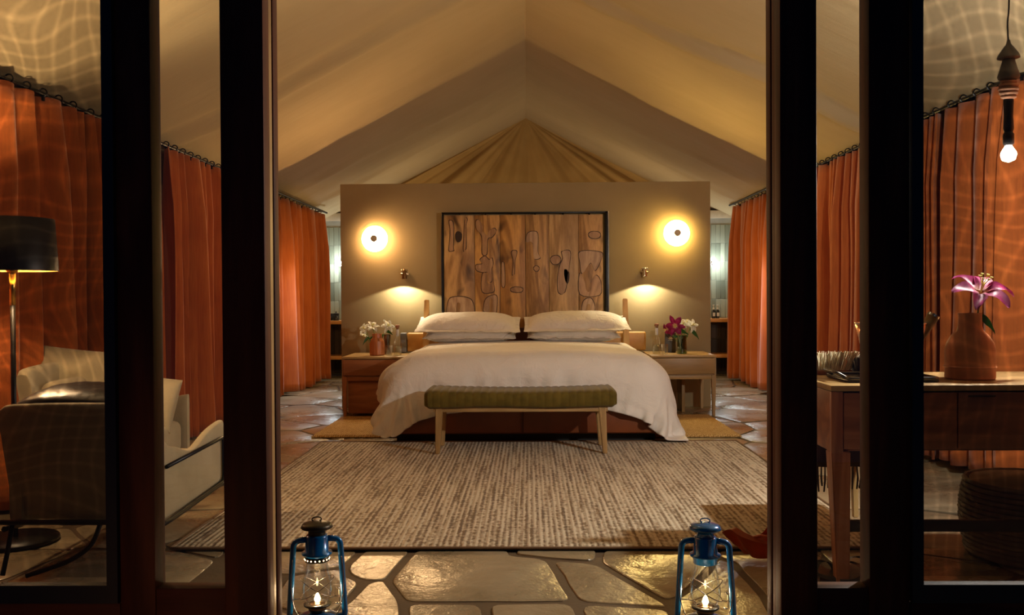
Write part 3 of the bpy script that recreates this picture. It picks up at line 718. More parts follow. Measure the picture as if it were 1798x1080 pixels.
def drape(x0, x1, y_head, y_foot, z0, nx, ny, steps=230):
    """cloth drape: particles and distance links settling over the mattress"""
    X = np.linspace(x0, x1, nx); Y = np.linspace(y_head, y_foot, ny)
    P = np.zeros((nx, ny, 3)); P[..., 0] = X[:, None]; P[..., 1] = Y[None, :]; P[..., 2] = z0
    P[..., 2] += 0.004 * np.random.RandomState(3).rand(nx, ny)
    V = np.zeros_like(P); hx = X[1] - X[0]; hy = abs(Y[1] - Y[0]); dg = math.hypot(hx, hy); dt = 1 / 60
    bx0, bx1, by0, btop, R = -1.075, 1.055, 6.80, 0.655, 0.22
    def con(A, Bq, L, k):
        d = Bq - A; n = np.linalg.norm(d, axis=-1, keepdims=True) + 1e-9; c = d * ((n - L) / n) * 0.5 * k; A += c; Bq -= c
    def links(P):
        for s in (0, 1): con(P[s:nx - 1:2], P[s + 1:nx:2][:P[s:nx - 1:2].shape[0]], hx, 1.0)
        for s in (0, 1): con(P[:, s:ny - 1:2], P[:, s + 1:ny:2][:, :P[:, s:ny - 1:2].shape[1]], hy, 1.0)
        for a in (0, 1):
            for b in (0, 1):
                A = P[a:nx - 1:2, b:ny - 1:2]; Bq = P[a + 1:nx:2, b + 1:ny:2]; m, n2 = min(A.shape[0], Bq.shape[0]), min(A.shape[1], Bq.shape[1]); con(A[:m, :n2], Bq[:m, :n2], dg, 0.45)
                A = P[a + 1:nx:2, b:ny - 1:2]; Bq = P[a:nx - 1:2, b + 1:ny:2]; m, n2 = min(A.shape[0], Bq.shape[0]), min(A.shape[1], Bq.shape[1]); con(A[:m, :n2], Bq[:m, :n2], dg, 0.45)
        for s in range(4):
            A = P[s:nx - 2:4]; con(A, P[s + 2:nx:4][:A.shape[0]], 2 * hx, 0.16)
            A = P[:, s:ny - 2:4]; con(A, P[:, s + 2:ny:4][:, :A.shape[1]], 2 * hy, 0.16)
    head = P[:, 0].copy()
    for st in range(steps):
        V *= 0.975; V[..., 2] -= 9.8 * dt; Q = P + V * dt
        for it in range(9):
            links(Q)
            # rounded mattress block
            top = btop + 0.030 * (1 - np.clip(np.abs(Q[..., 0]) / 1.0, 0, 1) ** 2)
            fl_k = np.clip(top - Q[..., 2], 0, 0.5) * 0.20 * np.clip((8.2 - Q[..., 1]) / 0.9, 0, 1); cx = np.clip(Q[..., 0], bx0 + R - fl_k, bx1 - R + fl_k); cy = np.maximum(Q[..., 1], by0 + R - fl_k * 0.15); cz = np.minimum(Q[..., 2], top - R)
            d = Q - np.stack((cx, cy, cz), -1); n = np.linalg.norm(d, axis=-1) + 1e-9; hit = n < R
            push = np.where(hit, (R / n), 1.0)[..., None]; Q = np.stack((cx, cy, cz), -1) + d * push
            deep = hit & (n < 0.02); Q[..., 2] = np.where(deep, top, Q[..., 2])
            gz = 0.035; low = Q[..., 2] < gz; Q[..., 2] = np.where(low, gz, Q[..., 2]); 
            Q[:, 0] = head; Q[:, 0, 2] = head[:, 2]
            if it == 8: Q[..., 0] = np.where(low, P[..., 0] + (Q[..., 0] - P[..., 0]) * 0.3, Q[..., 0]); Q[..., 1] = np.where(low, P[..., 1] + (Q[..., 1] - P[..., 1]) * 0.3, Q[..., 1])
        # friction on top
        V = (Q - P) / dt; onb = (Q[..., 2] > btop - 0.03); V[..., 0] = np.where(onb, V[..., 0] * 0.6, V[..., 0]); V[..., 1] = np.where(onb, V[..., 1] * 0.6, V[..., 1]); P = Q
        if st < 60:   # head edge follows the bed's own curve, sides hanging
            zz = np.minimum(head[:, 2], np.interp(np.abs(head[:, 0]), [0, 0.90, 1.02, 1.5], [0.70, 0.675, 0.60, 0.50])); head[:, 2] += (zz - head[:, 2]) * 0.1
            head[:, 0] += (np.sign(head[:, 0]) * np.minimum(np.abs(head[:, 0]), np.interp(np.abs(X), [0, 1.0, 1.6], [0, 1.0, 1.10])) - head[:, 0]) * 0.1
    return P
NX, NY = 118, 84
DX_, DY_ = (-1.22, 1.225), (8.40, 6.755)
D = drape(DX_[0], DX_[1], DY_[0], DY_[1], 0.71, NX, NY)
# soft folds of the filling, deeper where the cloth hangs
xs_ = np.linspace(DX_[0], DX_[1], NX); ys_ = np.linspace(DY_[0], DY_[1], NY)
Nn = np.cross(np.gradient(D, axis=0), np.gradient(D, axis=1)); Nn /= np.linalg.norm(Nn, axis=-1, keepdims=True) + 1e-9
if Nn[NX // 2, NY // 3, 2] < 0: Nn = -Nn
for i in range(NX):
    for j in range(NY):
        x, y = xs_[i], ys_[j]; ox = max(0.0, abs(x) - 0.86); oy = max(0.0, 7.06 - y); dr_ = min(1.0, math.hypot(ox, oy) / 0.35)
        if oy > 0 and ox > 0: al = math.copysign(1, x) * (0.9 + math.atan2(ox, oy) * 0.40); br = 1.5
        elif ox > 0: al = math.copysign(1, x) * (1.55 + y * 0.9); br = 1.2
        else: al = x * 0.9; br = 1.0
        f = noise.noise(Vector((al * 7.5, 1.3, 4.0))) + 0.6 * noise.noise(Vector((al * 15, dr_ * 1.3, 9.0)))
        g_ = 0.070 * br * dr_ * f
        g_ += 0.010 * noise.noise(Vector((x * 2.6, y * 2.6, 1.0))) + 0.005 * noise.noise(Vector((x * 7, y * 4, 2.0)))
        edge = min(i * (xs_[1] - xs_[0]), (NX - 1 - i) * (xs_[1] - xs_[0]), (NY - 1 - j) * abs(ys_[1] - ys_[0]))
        if 0.055 < edge < 0.085: g_ -= 0.006
        D[i, j] += Nn[i, j] * g_ * min(1, j / 10); D[i, j, 2] = min(max(D[i, j, 2], 0.04), 0.735 if abs(x) < 0.9 else 0.735 - (abs(x) - 0.9) * 0.8)
bm = B(); vs = [[bm.verts.new(Vector(D[i, j])) for j in range(NY)] for i in range(NX)]
for i in range(NX - 1):
    for j in range(NY - 1): bm.faces.new((vs[i][j], vs[i][j + 1], vs[i + 1][j + 1], vs[i + 1][j]))
bmesh.ops.recalc_face_normals(bm, faces=bm.faces)
if sum(f.normal.z for f in bm.faces) < 0: bmesh.ops.reverse_faces(bm, faces=bm.faces)
for _ in range(1): bmesh.ops.smooth_vert(bm, verts=bm.verts, factor=0.35, use_axis_x=True, use_axis_y=True, use_axis_z=True)
duv = obj('duvet', bm, linen_w, angle=3.0); tag(duv, 'white linen duvet spread over the bed with corners hanging to the floor', 'duvet')
so_ = duv.modifiers.new('thickness', 'SOLIDIFY'); so_.thickness = 0.012; so_.offset = -1
sub = duv.modifiers.new('sub', 'SUBSURF'); sub.levels = 1; sub.render_levels = 1

def pillow(name, cx, cy, cz, w, h, t, pitch, label, seed, roll=0.0, flange=0.045, group='bed pillows', mat=None, cat='pillow', rotz=0.0):
    rnd = random.Random(seed); bm = B(); n, m = 56, 36; fw = flange / w * 2; fh = flange / h * 2
    def side(s):
        def fn(u, v):
            a = -1 + 2 * u; b = -1 + 2 * v
            ia = min(1, abs(a) / (1 - fw)) if fw < 1 else 1; ib = min(1, abs(b) / (1 - fh))
            th = ((1 - ia ** 3.2) ** 0.55) * ((1 - ib ** 2.6) ** 0.6)
            wr = 0.10 * noise.noise(Vector((a * 2.2, b * 2.2, seed))) + 0.05 * noise.noise(Vector((a * 7, b * 5, seed + 3)))
            z = s * t * 0.5 * th * (1 + wr)
            if flange and (ia >= 1 or ib >= 1): z = s * 0.003 + 0.014 * noise.noise(Vector((a * 6, b * 6, seed)))
            pin = 1 - 0.02 * (1 - abs(b) ** 2) * abs(a) ** 3; pin2 = 1 - 0.03 * (1 - abs(a) ** 2) * abs(b) ** 3
            return Vector((a * w / 2 * pin, b * h / 2 * pin2, z))
        return fn
    A = grid(bm, n, m, side(1)); Bq = grid(bm, n, m, side(-1))
    bmesh.ops.remove_doubles(bm, verts=bm.verts, dist=0.0005)
    edge = [e for e in bm.edges if len(e.link_faces) == 1]
    if edge: bmesh.ops.bridge_loops(bm, edges=edge) if False else bmesh.ops.remove_doubles(bm, verts=list({v for e in edge for v in e.verts}), dist=0.0075)
    bmesh.ops.recalc_face_normals(bm, faces=bm.faces)
    M = Matrix.Translation((cx, cy, cz)) @ Matrix.Rotation(rotz, 4, 'Z') @ Matrix.Rotation(roll, 4, 'Y') @ Matrix.Rotation(pitch, 4, 'X')
    bmesh.ops.transform(bm, matrix=M, verts=bm.verts)
    return tag(obj(name, bm, mat or pillow_m, angle=1.2), label, cat, group)
pillow('pillow', -0.53, 8.60, 0.745, 0.86, 0.50, 0.15, 0.10, 'flat lower white pillow under the left flanged one', 11, flange=0.02)
pillow('pillow', 0.43, 8.60, 0.745, 0.86, 0.50, 0.15, 0.10, 'flat lower white pillow under the right flanged one', 12, flange=0.02)
pillow('pillow', -0.545, 8.60, 0.845, 0.97, 0.56, 0.20, 0.22, 'plump white flanged pillow on top at the left of the bed', 13, 0.01)
pillow('pillow', 0.46, 8.60, 0.850, 0.98, 0.56, 0.20, 0.22, 'plump white flanged pillow on top at the right of the bed', 14, -0.01)

# bench at the bed's foot
bench = thing('bench', 'olive velvet channel-tufted bench with slim oak legs at the bed foot', 'bench', (-0.05, 6.47, 0.016))
bx0, bx1 = -0.71, 0.615; cxb = (bx0 + bx1) / 2
bm = B()
def cush(u, v):
    # u along the length, v round the section
    a = -1 + 2 * u; x = cxb + a * (bx1 - bx0) / 2
    ch = abs(math.sin(u * PI * 24)) ** 0.5
    endr = 1 - max(0, abs(a) - 0.95) / 0.05 * 0.35
    th = 2 * PI * v; ex = 0.45
    c, s = math.cos(th), math.sin(th)
    yy = math.copysign(abs(c) ** ex, c) * (0.215 - 0.004 * (1 - ch)) * (1 - 0.06 * (abs(a) > 0.97)); zz = math.copysign(abs(s) ** ex, s) * 0.058 * endr
    top = 0.016 * (a * a) + (0.006 * ch if s > 0 or True else 0)
    dz = (top if s > 0 else -0.004 - 0.004 * math.sin(a * 5)) 
    return Vector((x + (0), 6.475 + yy, 0.387 + zz + dz))
g = grid(bm, 240, 28, lambda u, v: cush(u, v * 27 / 28)); 
for i in range(239): bm.faces.new((g[i][27], g[i + 1][27], g[i + 1][0], g[i][0]))
bm.faces.new(g[0][::-1]); bm.faces.new(g[-1]); bmesh.ops.recalc_face_normals(bm, faces=bm.faces); obj('cushion', bm, olive, bench, angle=1.3)
bm = B(); box(bm, bx0 + .06, bx1 - .06, 6.30, 6.325, 0.305, 0.336, .003); box(bm, bx0 + .06, bx1 - .06, 6.625, 6.65, 0.305, 0.336, .003); box(bm, bx0 + .06, bx0 + .09, 6.325, 6.625, 0.305, 0.336, .003); box(bm, bx1 - .09, bx1 - .06, 6.325, 6.625, 0.305, 0.336, .003)
obj('seat_frame', bm, oak_h, bench)
for x, y, dx, dy in ((bx0 + .10, 6.32, -.02, -.02), (bx0 + .10, 6.635, -.02, .02), (bx1 - .10, 6.32, .03, -.02), (bx1 - .10, 6.635, .03, .02)):
    bm = B(); taper(bm, (x, y), (x + dx * .6, y + dy), 0.016, 0.34, 0.016, 0.026, 0.005); obj('leg', bm, oak, bench)

# ------------------------------------------------------------------ carved wood panel over the bed
PYN = 8.985; sp = F / PYN
panel = thing('carved_wood_panel', 'carved panel of six patchwork wood planks in a black metal frame over the bed', 'wall panel', (-0.02, PYN + .03, 0.62))
def pz(zx, zy): p = at_y(760 + zx / 4.153, 360 + zy / 4.153, PYN); return (p.x, p.z)
xb = [pz(v, 300)[0] for v in (80, 305, 490, 675, 847, 1063, 1242)]; ztop = pz(600, 72)[1]
planks = []
for i in range(6):
    bm = B(); d = (0.0, 0.004, 0.001, 0.005, 0.002, 0.004)[i]
    box(bm, xb[i] + .0015, xb[i + 1] - .0015, PYN - d, PYN + 0.03, 0.62, ztop, 0.003); planks.append(obj('plank', bm, planks_m[i], panel))
inl = [(0, 0, [(120, 120), (140, 118), (152, 160), (148, 300), (152, 330), (118, 332), (125, 260), (128, 180)]),
 (0, 1, [(238, 95), (250, 110), (240, 160), (244, 300), (228, 338), (224, 300), (232, 160)]), (0, 9, [(168, 215), (185, 195), (208, 215), (205, 250), (185, 268), (170, 245)]),
 (0, 2, [(105, 790), (115, 700), (150, 672), (230, 672), (285, 700), (300, 790), (205, 790), (200, 722), (175, 718), (165, 790)]),
 (1, 1, [(315, 120), (340, 112), (365, 160), (360, 190), (385, 215), (400, 222), (402, 200), (440, 170), (462, 190), (430, 235), (400, 248), (395, 355), (360, 352), (358, 230), (320, 180)]),
 (1, 0, [(345, 400), (380, 375), (410, 400), (430, 388), (440, 430), (428, 470), (430, 552), (405, 555), (400, 492), (360, 490), (320, 475), (318, 438), (360, 430)]),
 (1, 1, [(362, 505), (395, 503), (398, 570), (440, 575), (442, 632), (362, 632)]), (1, 2, [(370, 760), (385, 690), (430, 660), (468, 670), (462, 775), (438, 778), (436, 690), (415, 692), (412, 778), (380, 778)]),
 (2, 1, [(575, 342), (612, 340), (597, 420), (592, 500), (580, 502), (588, 420)]), (2, 0, [(503, 432), (520, 436), (524, 580), (505, 584)]), (2, 1, [(570, 610), (610, 598), (655, 610), (640, 635), (580, 632)]),
 (3, 2, [(682, 240), (695, 205), (735, 193), (765, 215), (765, 340), (782, 385), (740, 392), (732, 340), (728, 282), (710, 266), (685, 272)]), (3, 1, [(735, 462), (755, 444), (775, 462), (757, 484)]),
 (4, 0, [(858, 400), (875, 375), (910, 370), (932, 395), (918, 425), (880, 432)]), (4, 2, [(940, 342), (1000, 340), (992, 460), (962, 632), (915, 632), (911, 520), (928, 440), (948, 390)]), (4, 9, [(955, 475), (975, 468), (992, 500), (988, 550), (975, 572), (960, 540)]),
 (5, 1, [(1135, 215), (1160, 195), (1205, 198), (1222, 220), (1200, 242), (1155, 240)]), (5, 0, [(1072, 500), (1105, 555), (1120, 625), (1150, 626), (1160, 550), (1190, 512), (1222, 560), (1215, 655), (1074, 650)]),
 (5, 2, [(1085, 772), (1100, 700), (1150, 680), (1178, 730), (1178, 772), (1150, 772), (1146, 726), (1125, 726), (1110, 772)]), (5, 2, [(1075, 340), (1225, 345), (1225, 400), (1180, 480), (1150, 420), (1090, 500), (1074, 420)])]
for k, mi, pts in inl:
    outline = smooth_path([(pz(*p)[0], 0, pz(*p)[1]) for p in pts], 4, True)
    cxx = sum(p.x for p in outline) / len(outline); czz = sum(p.z for p in outline) / len(outline)
    poly = [(p.x, p.z) for p in outline]
    groove = [(cxx + (x - cxx) * 1.0 + 0.0055 * math.copysign(1, x - cxx), czz + (z - czz) + 0.0055 * math.copysign(1, z - czz)) for x, z in poly]
    bm = B(); prism(bm, groove, PYN + .01, PYN - 0.0065); obj('inlay_edge', bm, knot_m, planks[k], smooth=False)
    bm = B(); prism(bm, poly, PYN + .01, PYN - 0.013, 0.0022); obj('inlay', bm, knot_m if mi == 9 else inlay_m[mi], planks[k])
x0, x1 = pz(68, 300)[0], pz(1275, 300)[0]; zt = pz(600, 52)[1]
bm = B(); w = 0.022
box(bm, x0 - .004, x0 + .012, PYN - .03, PYN + .06, 0.60, zt, .002); box(bm, x1 - .026, x1 + .002, PYN - .03, PYN + .06, 0.60, zt, .002); box(bm, x0, x1, PYN - .03, PYN + .06, zt - .014, zt, .002)
obj('frame', bm, black_metal, panel)
for xx in (x0 - .006, x1 + .002):
    bm = B(); box(bm, xx, xx + .006, PYN - .033, PYN - .026, 0.60, zt); obj('frame_edge', bm, chrome, panel, label='polished metal edge')
for v in (195, 385, 570, 745, 948, 1140):
    p = pz(v, 64); bm = B(); bmesh.ops.create_uvsphere(bm, u_segments=12, v_segments=8, radius=0.011, matrix=Matrix.Translation((p[0], PYN - .01, p[1]))); obj('hook', bm, black_metal, panel)

# ------------------------------------------------------------------ wall lamps
for px, py, side in ((657, 419, 'left'), (1189, 409, 'right')):
    p = at_y(px, py, 8.98)
    t = thing('wall_lamp', 'round glowing opal wall lamp with small brass centre, %s of the carved panel' % side, 'wall lamp', (p.x, YW, p.z), 'round wall lamps')
    bm = B(); prof = [(0.10, 0.0), (0.122, 0.03), (0.122, 0.040)]; lathe(bm, prof, n=32, cap0=True, cap1=True); bmesh.ops.rotate(bm, cent=(0, 0, 0), matrix=Matrix.Rotation(PI / 2, 3, 'X'), verts=bm.verts); obj('backplate', bm, enamel, t, world=False)
    bm = B(); lathe(bm, [(0.127 * math.sin(a), 0.041 - 0.046 * math.cos(a)) for a in np.linspace(PI / 2, PI - 0.15, 12)] + [(0.016, 0.087)], n=48, cap0=True, cap1=True)
    bmesh.ops.rotate(bm, cent=(0, 0, 0), matrix=Matrix.Rotation(PI / 2, 3, 'X'), verts=bm.verts); obj('diffuser', bm, globe_m if side == 'left' else globe_y, t, world=False)
    bm = B(); lathe(bm, [(0.034, 0.086), (0.034, 0.098), (0.028, 0.102)], n=24, cap1=True); bmesh.ops.rotate(bm, cent=(0, 0, 0), matrix=Matrix.Rotation(PI / 2, 3, 'X'), verts=bm.verts); obj('centre_knob', bm, enamel, t, world=False)
for px, py, side, sg in ((709, 481, 'left', -1), (1133, 478, 'right', 1)):
    p = at_y(px, py, 8.95)
    t = thing('reading_lamp', 'small bronze swivel reading lamp above the %s nightstand' % side, 'reading lamp', (p.x, YW, p.z), 'reading lamps')
    bm = B(); lathe(bm, [(0.036, 0.0), (0.036, 0.012), (0.012, 0.02), (0.010, 0.055)], n=24, cap0=True, cap1=True); bmesh.ops.rotate(bm, cent=(0, 0, 0), matrix=Matrix.Rotation(PI / 2, 3, 'X'), verts=bm.verts); obj('mount', bm, bronze, t, world=False)
    bm = B(); tube(bm, round_corners([(-.03, -.06, .012), (-.03, -.06, .045), (.03, -.06, .045), (.03, -.06, .012)], .012), 0.0035, 8); tube(bm, [(-.045, -.06, 0.006), (.045, -.06, 0.006)], 0.005, 8); obj('swivel', bm, chrome, t, world=False)
    bm = B(); lathe(bm, [(0.0, .05), (0.010, .05), (0.014, .03), (0.020, .0), (0.024, -.030), (0.026, -.048), (0.022, -.046), (0.012, 0.01)], (0, -.06, 0), 24); obj('head', bm, chrome if sg > 0 else bronze, t, world=False)

# ------------------------------------------------------------------ nightstands
def nightstand(x0, x1, label, wv, wh, lower):
    y0, y1 = 8.36, 8.98 if lower else 8.98; t = thing('nightstand', label, 'nightstand', ((x0 + x1) / 2, (y0 + y1) / 2, 0), 'nightstands')
    obj('top', box(B(), x0, x1, y0 - .005, y1, 0.535, 0.556, .003), oak_h, t)
    bm = B(); box(bm, x0, x0 + .02, y0 + .01, y1, .375, .534); box(bm, x1 - .02, x1, y0 + .01, y1, .375, .534); box(bm, x0 + .02, x1 - .02, y1 - .02, y1, .375, .534); box(bm, x0 + .02, x1 - .02, y0 + .02, y1 - .02, .375, .39); obj('case', bm, wh, t)
    obj('drawer', box(B(), x0 + .012, x1 - .012, y0, y0 + .02, .385, .530, .003), wh, t)
    obj('apron', box(B(), x0 + .01, x1 - .01, y0 + .012, y0 + .04, .335, .372, .003), wh, t)
    for sx in (0, 1):
        for sy in (0, 1):
            x = x0 + .022 if sx == 0 else x1 - .022; y = y0 + .022 if sy == 0 else y1 - .03
            bm = B(); taper(bm, (x, y), (x, y), 0.0, 0.374, 0.013, 0.020, .003); obj('leg', bm, wv, t)
    if lower:
        obj('side_panel', box(B(), x0 + .044, x1 - .044, y0 + .06, y0 + .08, .03, .333, .003), wh, t, label='dark recessed lower door')
        obj('shelf', box(B(), x0 + .04, x1 - .04, y0 + .08, y1 - .04, .03, .05, .003), wh, t)
    else:
        obj('side_panel', box(B(), x0 + .33, x0 + .36, y0 + .30, y1 - .05, .0, .333, .003), wv, t)
nightstand(-1.70, -1.10, 'reddish-brown nightstand with closed lower compartment, left of the bed', teak, teak_h, True)
nightstand(1.13, 1.725, 'pale oak nightstand with open legs, right of the bed', oak, oak_h, False)
NZ = 0.556

def bottle(p, label):
    t = thing('water_bottle', label, 'bottle', p, 'nightstand water bottles')
    bm = B(); lathe(bm, [(0.0, 0.004), (0.036, 0.002), (0.039, 0.012), (0.039, 0.10), (0.034, 0.135), (0.018, 0.175), (0.0135, 0.20), (0.0135, 0.245), (0.016, 0.248), (0.016, 0.256)], n=28); obj('glass', bm, glass_m, t, world=False)
    bm = B(); lathe(bm, [(0.0, .006), (0.036, .008), (0.036, .085), (0.0, .085)], n=28); obj('water', bm, thin_glass('water', (0.86, 0.86, 0.80), 0.05), t, world=False)
    bm = B(); lathe(bm, [(0.0145, .178), (0.0150, .19), (0.0150, .243)], n=24); obj('neck_label', bm, paper_m, t, world=False, label='white paper band round the neck')
    bm = B(); lathe(bm, [(0.011, .24), (0.012, .257), (0.019, .259), (0.021, .280), (0.012, .285)], n=20, cap0=True, cap1=True); obj('stopper', bm, cork_m, t, world=False, label='brown cork stopper')
def tumbler(p, label):
    bm = B(); lathe(bm, [(0.0, 0.003), (0.026, 0.003), (0.029, 0.008), (0.034, 0.098), (0.032, 0.098), (0.026, 0.012), (0.0, 0.012)], n=28)
    bmesh.ops.translate(bm, verts=bm.verts, vec=Vector(p)); tag(obj('drinking_glass', bm, glass_m), label, 'glass', 'nightstand tumblers')
def P8(px, y=8.62): q = at_y(px, 600, y); return q.x
bottle((P8(698, 8.60), 8.60, NZ), 'clear glass water bottle with cork beside the terracotta-coloured vase')
bottle((P8(1153, 8.56), 8.56, NZ), 'clear glass water bottle with cork beside the magenta lily')
tumbler((P8(683, 8.50), 8.50, NZ), 'clear tumbler on the reddish left nightstand')
tumbler((P8(1167, 8.48), 8.48, NZ), 'clear tumbler on the pale oak nightstand')
# left vase: faceted orange wooden jar
bm = B(); vx = P8(662, 8.58); lathe(bm, [(0.0, 0.002), (0.066, 0.0), (0.071, 0.012), (0.072, 0.10), (0.066, 0.135), (0.050, 0.165), (0.044, 0.205), (0.038, 0.205), (0.042, 0.165), (0.06, 0.13), (0.06, 0.02), (0, 0.02)], (vx, 8.58, NZ), 14)
tag(obj('wooden_vase', bm, terra_wood, angle=0.2), 'orange-brown faceted vase holding white lilies on the left nightstand', 'vase')
bm = B(); gx_ = P8(680, 8.72); lathe(bm, [(0.0, 0.003), (0.034, 0.0), (0.030, 0.05), (0.026, 0.10), (0.034, 0.19), (0.031, 0.19), (0.022, 0.10), (0.0, 0.02)], (gx_, 8.72, NZ), 24)
tag(obj('smoked_glass_vase', bm, grey_glass), 'slim smoked glass vase behind the orange-brown vase', 'vase')
gvx = P8(1197, 8.60); bm = B(); lathe(bm, [(0.0, 0.004), (0.045, 0.0), (0.049, 0.01), (0.045, 0.08), (0.043, 0.14), (0.047, 0.17), (0.044, 0.17), (0.040, 0.14), (0.042, 0.08), (0.044, 0.015), (0, 0.012)], (gvx, 8.60, NZ), 32)
tag(obj('green_glass_vase', bm, green_glass), 'green glass vase holding the magenta lily on the right nightstand', 'vase')
# small framed card behind
cx_ = P8(1177, 8.78); t = thing('card_frame', 'small dark lantern-like holder with white leaf emblem behind the lily', 'card holder', (cx_, 8.78, NZ))
obj('block', box(B(), cx_ - .052, cx_ + .052, 8.77, 8.80, NZ, NZ + .19, .004), plain('dark_card', (0.07, 0.06, 0.05), 0.5), t)
bm = B()
for a in np.linspace(-0.9, 0.9, 5):
    pts = [(cx_ + (.006 + s * .022) * math.sin(a * 1.3), 8.767, NZ + .125 + (.004 + s * .030) * math.cos(a * 1.3)) for s in (0, .5, 1)]; tube(bm, pts, [.002, .0042, .001], 6)
tube(bm, [(cx_ - .02, 8.767, NZ + .118), (cx_ + .02, 8.767, NZ + .118)], .0025, 6); obj('emblem', bm, paper_m, t, label='white emblem')

def lily(name, base, head, size, mat, label, facing=(0, -1, 0.25), leaves=2, seed=0, cat='flower', group=None, npet=6, droop=0.5, leafsc=1.0):
    rnd = random.Random(seed); t = thing(name, label, cat, base, group)
    base = Vector(base); head = Vector(head); f = Vector(facing).normalized()
    mid = (base + head) / 2 + Vector((rnd.uniform(-.01, .01), 0, .01))
    bm = B(); tube(bm, smooth_path([base, mid, head - f * 0.01], 5), [0.0035] * 11, 6); obj('stem', bm, stalk_m, t)
    ref = Vector((0, 0, 1)) if abs(f.z) < 0.9 else Vector((1, 0, 0)); u = f.cross(ref).normalized(); w = u.cross(f)
    for k in range(npet):
        a = 2 * PI * k / npet + rnd.uniform(-.12, .12); L = size * (1.0 if k % 2 else 0.88) * rnd.uniform(0.9, 1.08); wd = size * (0.21 if k % 2 else 0.27)
        dr = droop * rnd.uniform(0.7, 1.3); rad = u * math.cos(a) + w * math.sin(a); tan = f.cross(rad)
        def fn(p, q):
            s = q; c = -1 + 2 * p; prof = math.sin(PI * min(1, s * 0.92 + 0.06)) ** 0.8
            fo = f * (L * (0.42 * s - dr * 0.75 * s ** 2.4)); ra = rad * (L * (0.10 + 0.9 * s ** 1.1)); cup = f * (0.10 * L * abs(c) ** 2 * prof) 
            wv = f * (0.03 * L * math.sin(s * 9 + c * 2 + k))
            return head + fo + ra + tan * (c * wd * prof) + cup + wv
        bm = B(); grid(bm, 7, 11, fn, uv=True); bmesh.ops.solidify(bm, geom=list(bm.faces), thickness=0.0012); obj('petal', bm, mat, t)
    for k in range(6):
        a = 2 * PI * k / 6 + 0.3; rad = u * math.cos(a) + w * math.sin(a); e = head + f * size * .55 + rad * size * .16
        bm = B(); tube(bm, [head, head + f * size * .3 + rad * size * .04, e], .0012 + size * .006, 5); tube(bm, [e - tan * size * .04, e + tan * size * .04], .002 + size * .010, 5); obj('stamen', bm, stamen_m, t)
    for k in range(leaves):
        sgn = -1 if k % 2 else 1; a0 = base + (head - base) * rnd.uniform(.55, .85); out = Vector((sgn * rnd.uniform(.6, 1), rnd.uniform(-.6, .1), rnd.uniform(-.8, .3))).normalized(); L = size * leafsc * rnd.uniform(.9, 1.3)
        sd = out.cross(Vector((0, 1, 0))).normalized()
        bm = B(); grid(bm, 5, 9, lambda p, q: a0 + out * (L * q) + sd * ((-1 + 2 * p) * L * .17 * math.sin(PI * min(1, q + .04))) + Vector((0, 0, -L * .35 * q * q + .01 * abs(-1 + 2 * p)))); bmesh.ops.solidify(bm, geom=list(bm.faces), thickness=0.001); obj('leaf', bm, leaf_m, t)
    return t
vt = NZ + 0.205
lily('white_lily', (vx - .01, 8.58, NZ + .03), tuple(at_y(641, 578, 8.55)), 0.072, petal_w, 'white lily leaning out furthest left from the orange-brown vase', (-.5, -.8, .5), 2, 1, group='white lilies')
lily('white_lily', (vx, 8.585, NZ + .03), tuple(at_y(654, 574, 8.56)), 0.075, petal_w, 'white lily standing upright above the orange-brown vase mouth', (.2, -.7, .8), 1, 2, group='white lilies')
lily('white_lily', (vx + .012, 8.58, NZ + .03), tuple(at_y(680, 573, 8.58)), 0.078, petal_w, 'white lily arching right towards the cork-stoppered bottle', (.5, -.8, .4), 2, 3, group='white lilies')
lily('lily_bud', (vx - .02, 8.575, NZ + .04), tuple(at_y(640, 586, 8.54)), 0.045, petal_w, 'small hanging white lily bud beside green leaf', (-.3, -.4, -.9), 1, 4, npet=5, droop=0.0)
lily('magenta_lily', (gvx, 8.60, NZ + .02), tuple(at_y(1186, 573, 8.53)), 0.105, petal_p, 'open magenta lily in the green glass vase on the right nightstand', (-.25, -.95, .15), 1, 5)
lily('magenta_lily', (gvx + .008, 8.61, NZ + .02), tuple(at_y(1172, 578, 8.60)), 0.070, petal_p, 'smaller drooping magenta lily left of the open one by the bottle', (-.7, -.5, -.2), 1, 6, droop=0.8)
lily('white_lily', (gvx - .008, 8.615, NZ + .02), tuple(at_y(1199, 570, 8.62)), 0.062, petal_w, 'white lily peeping above the magenta lily', (.1, -.8, .6), 1, 7, group='white lilies')
lily('white_lily', (gvx + .014, 8.60, NZ + .02), tuple(at_y(1214, 572, 8.60)), 0.080, petal_w, 'white lily leaning right out of the green glass vase', (.5, -.8, .3), 2, 8, group='white lilies')
lily('white_lily', (gvx, 8.62, NZ + .02), tuple(at_y(1206, 566, 8.66)), 0.055, petal_w, 'small white lily at the top back of the green glass vase', (.2, -.5, .9), 0, 9, group='white lilies')

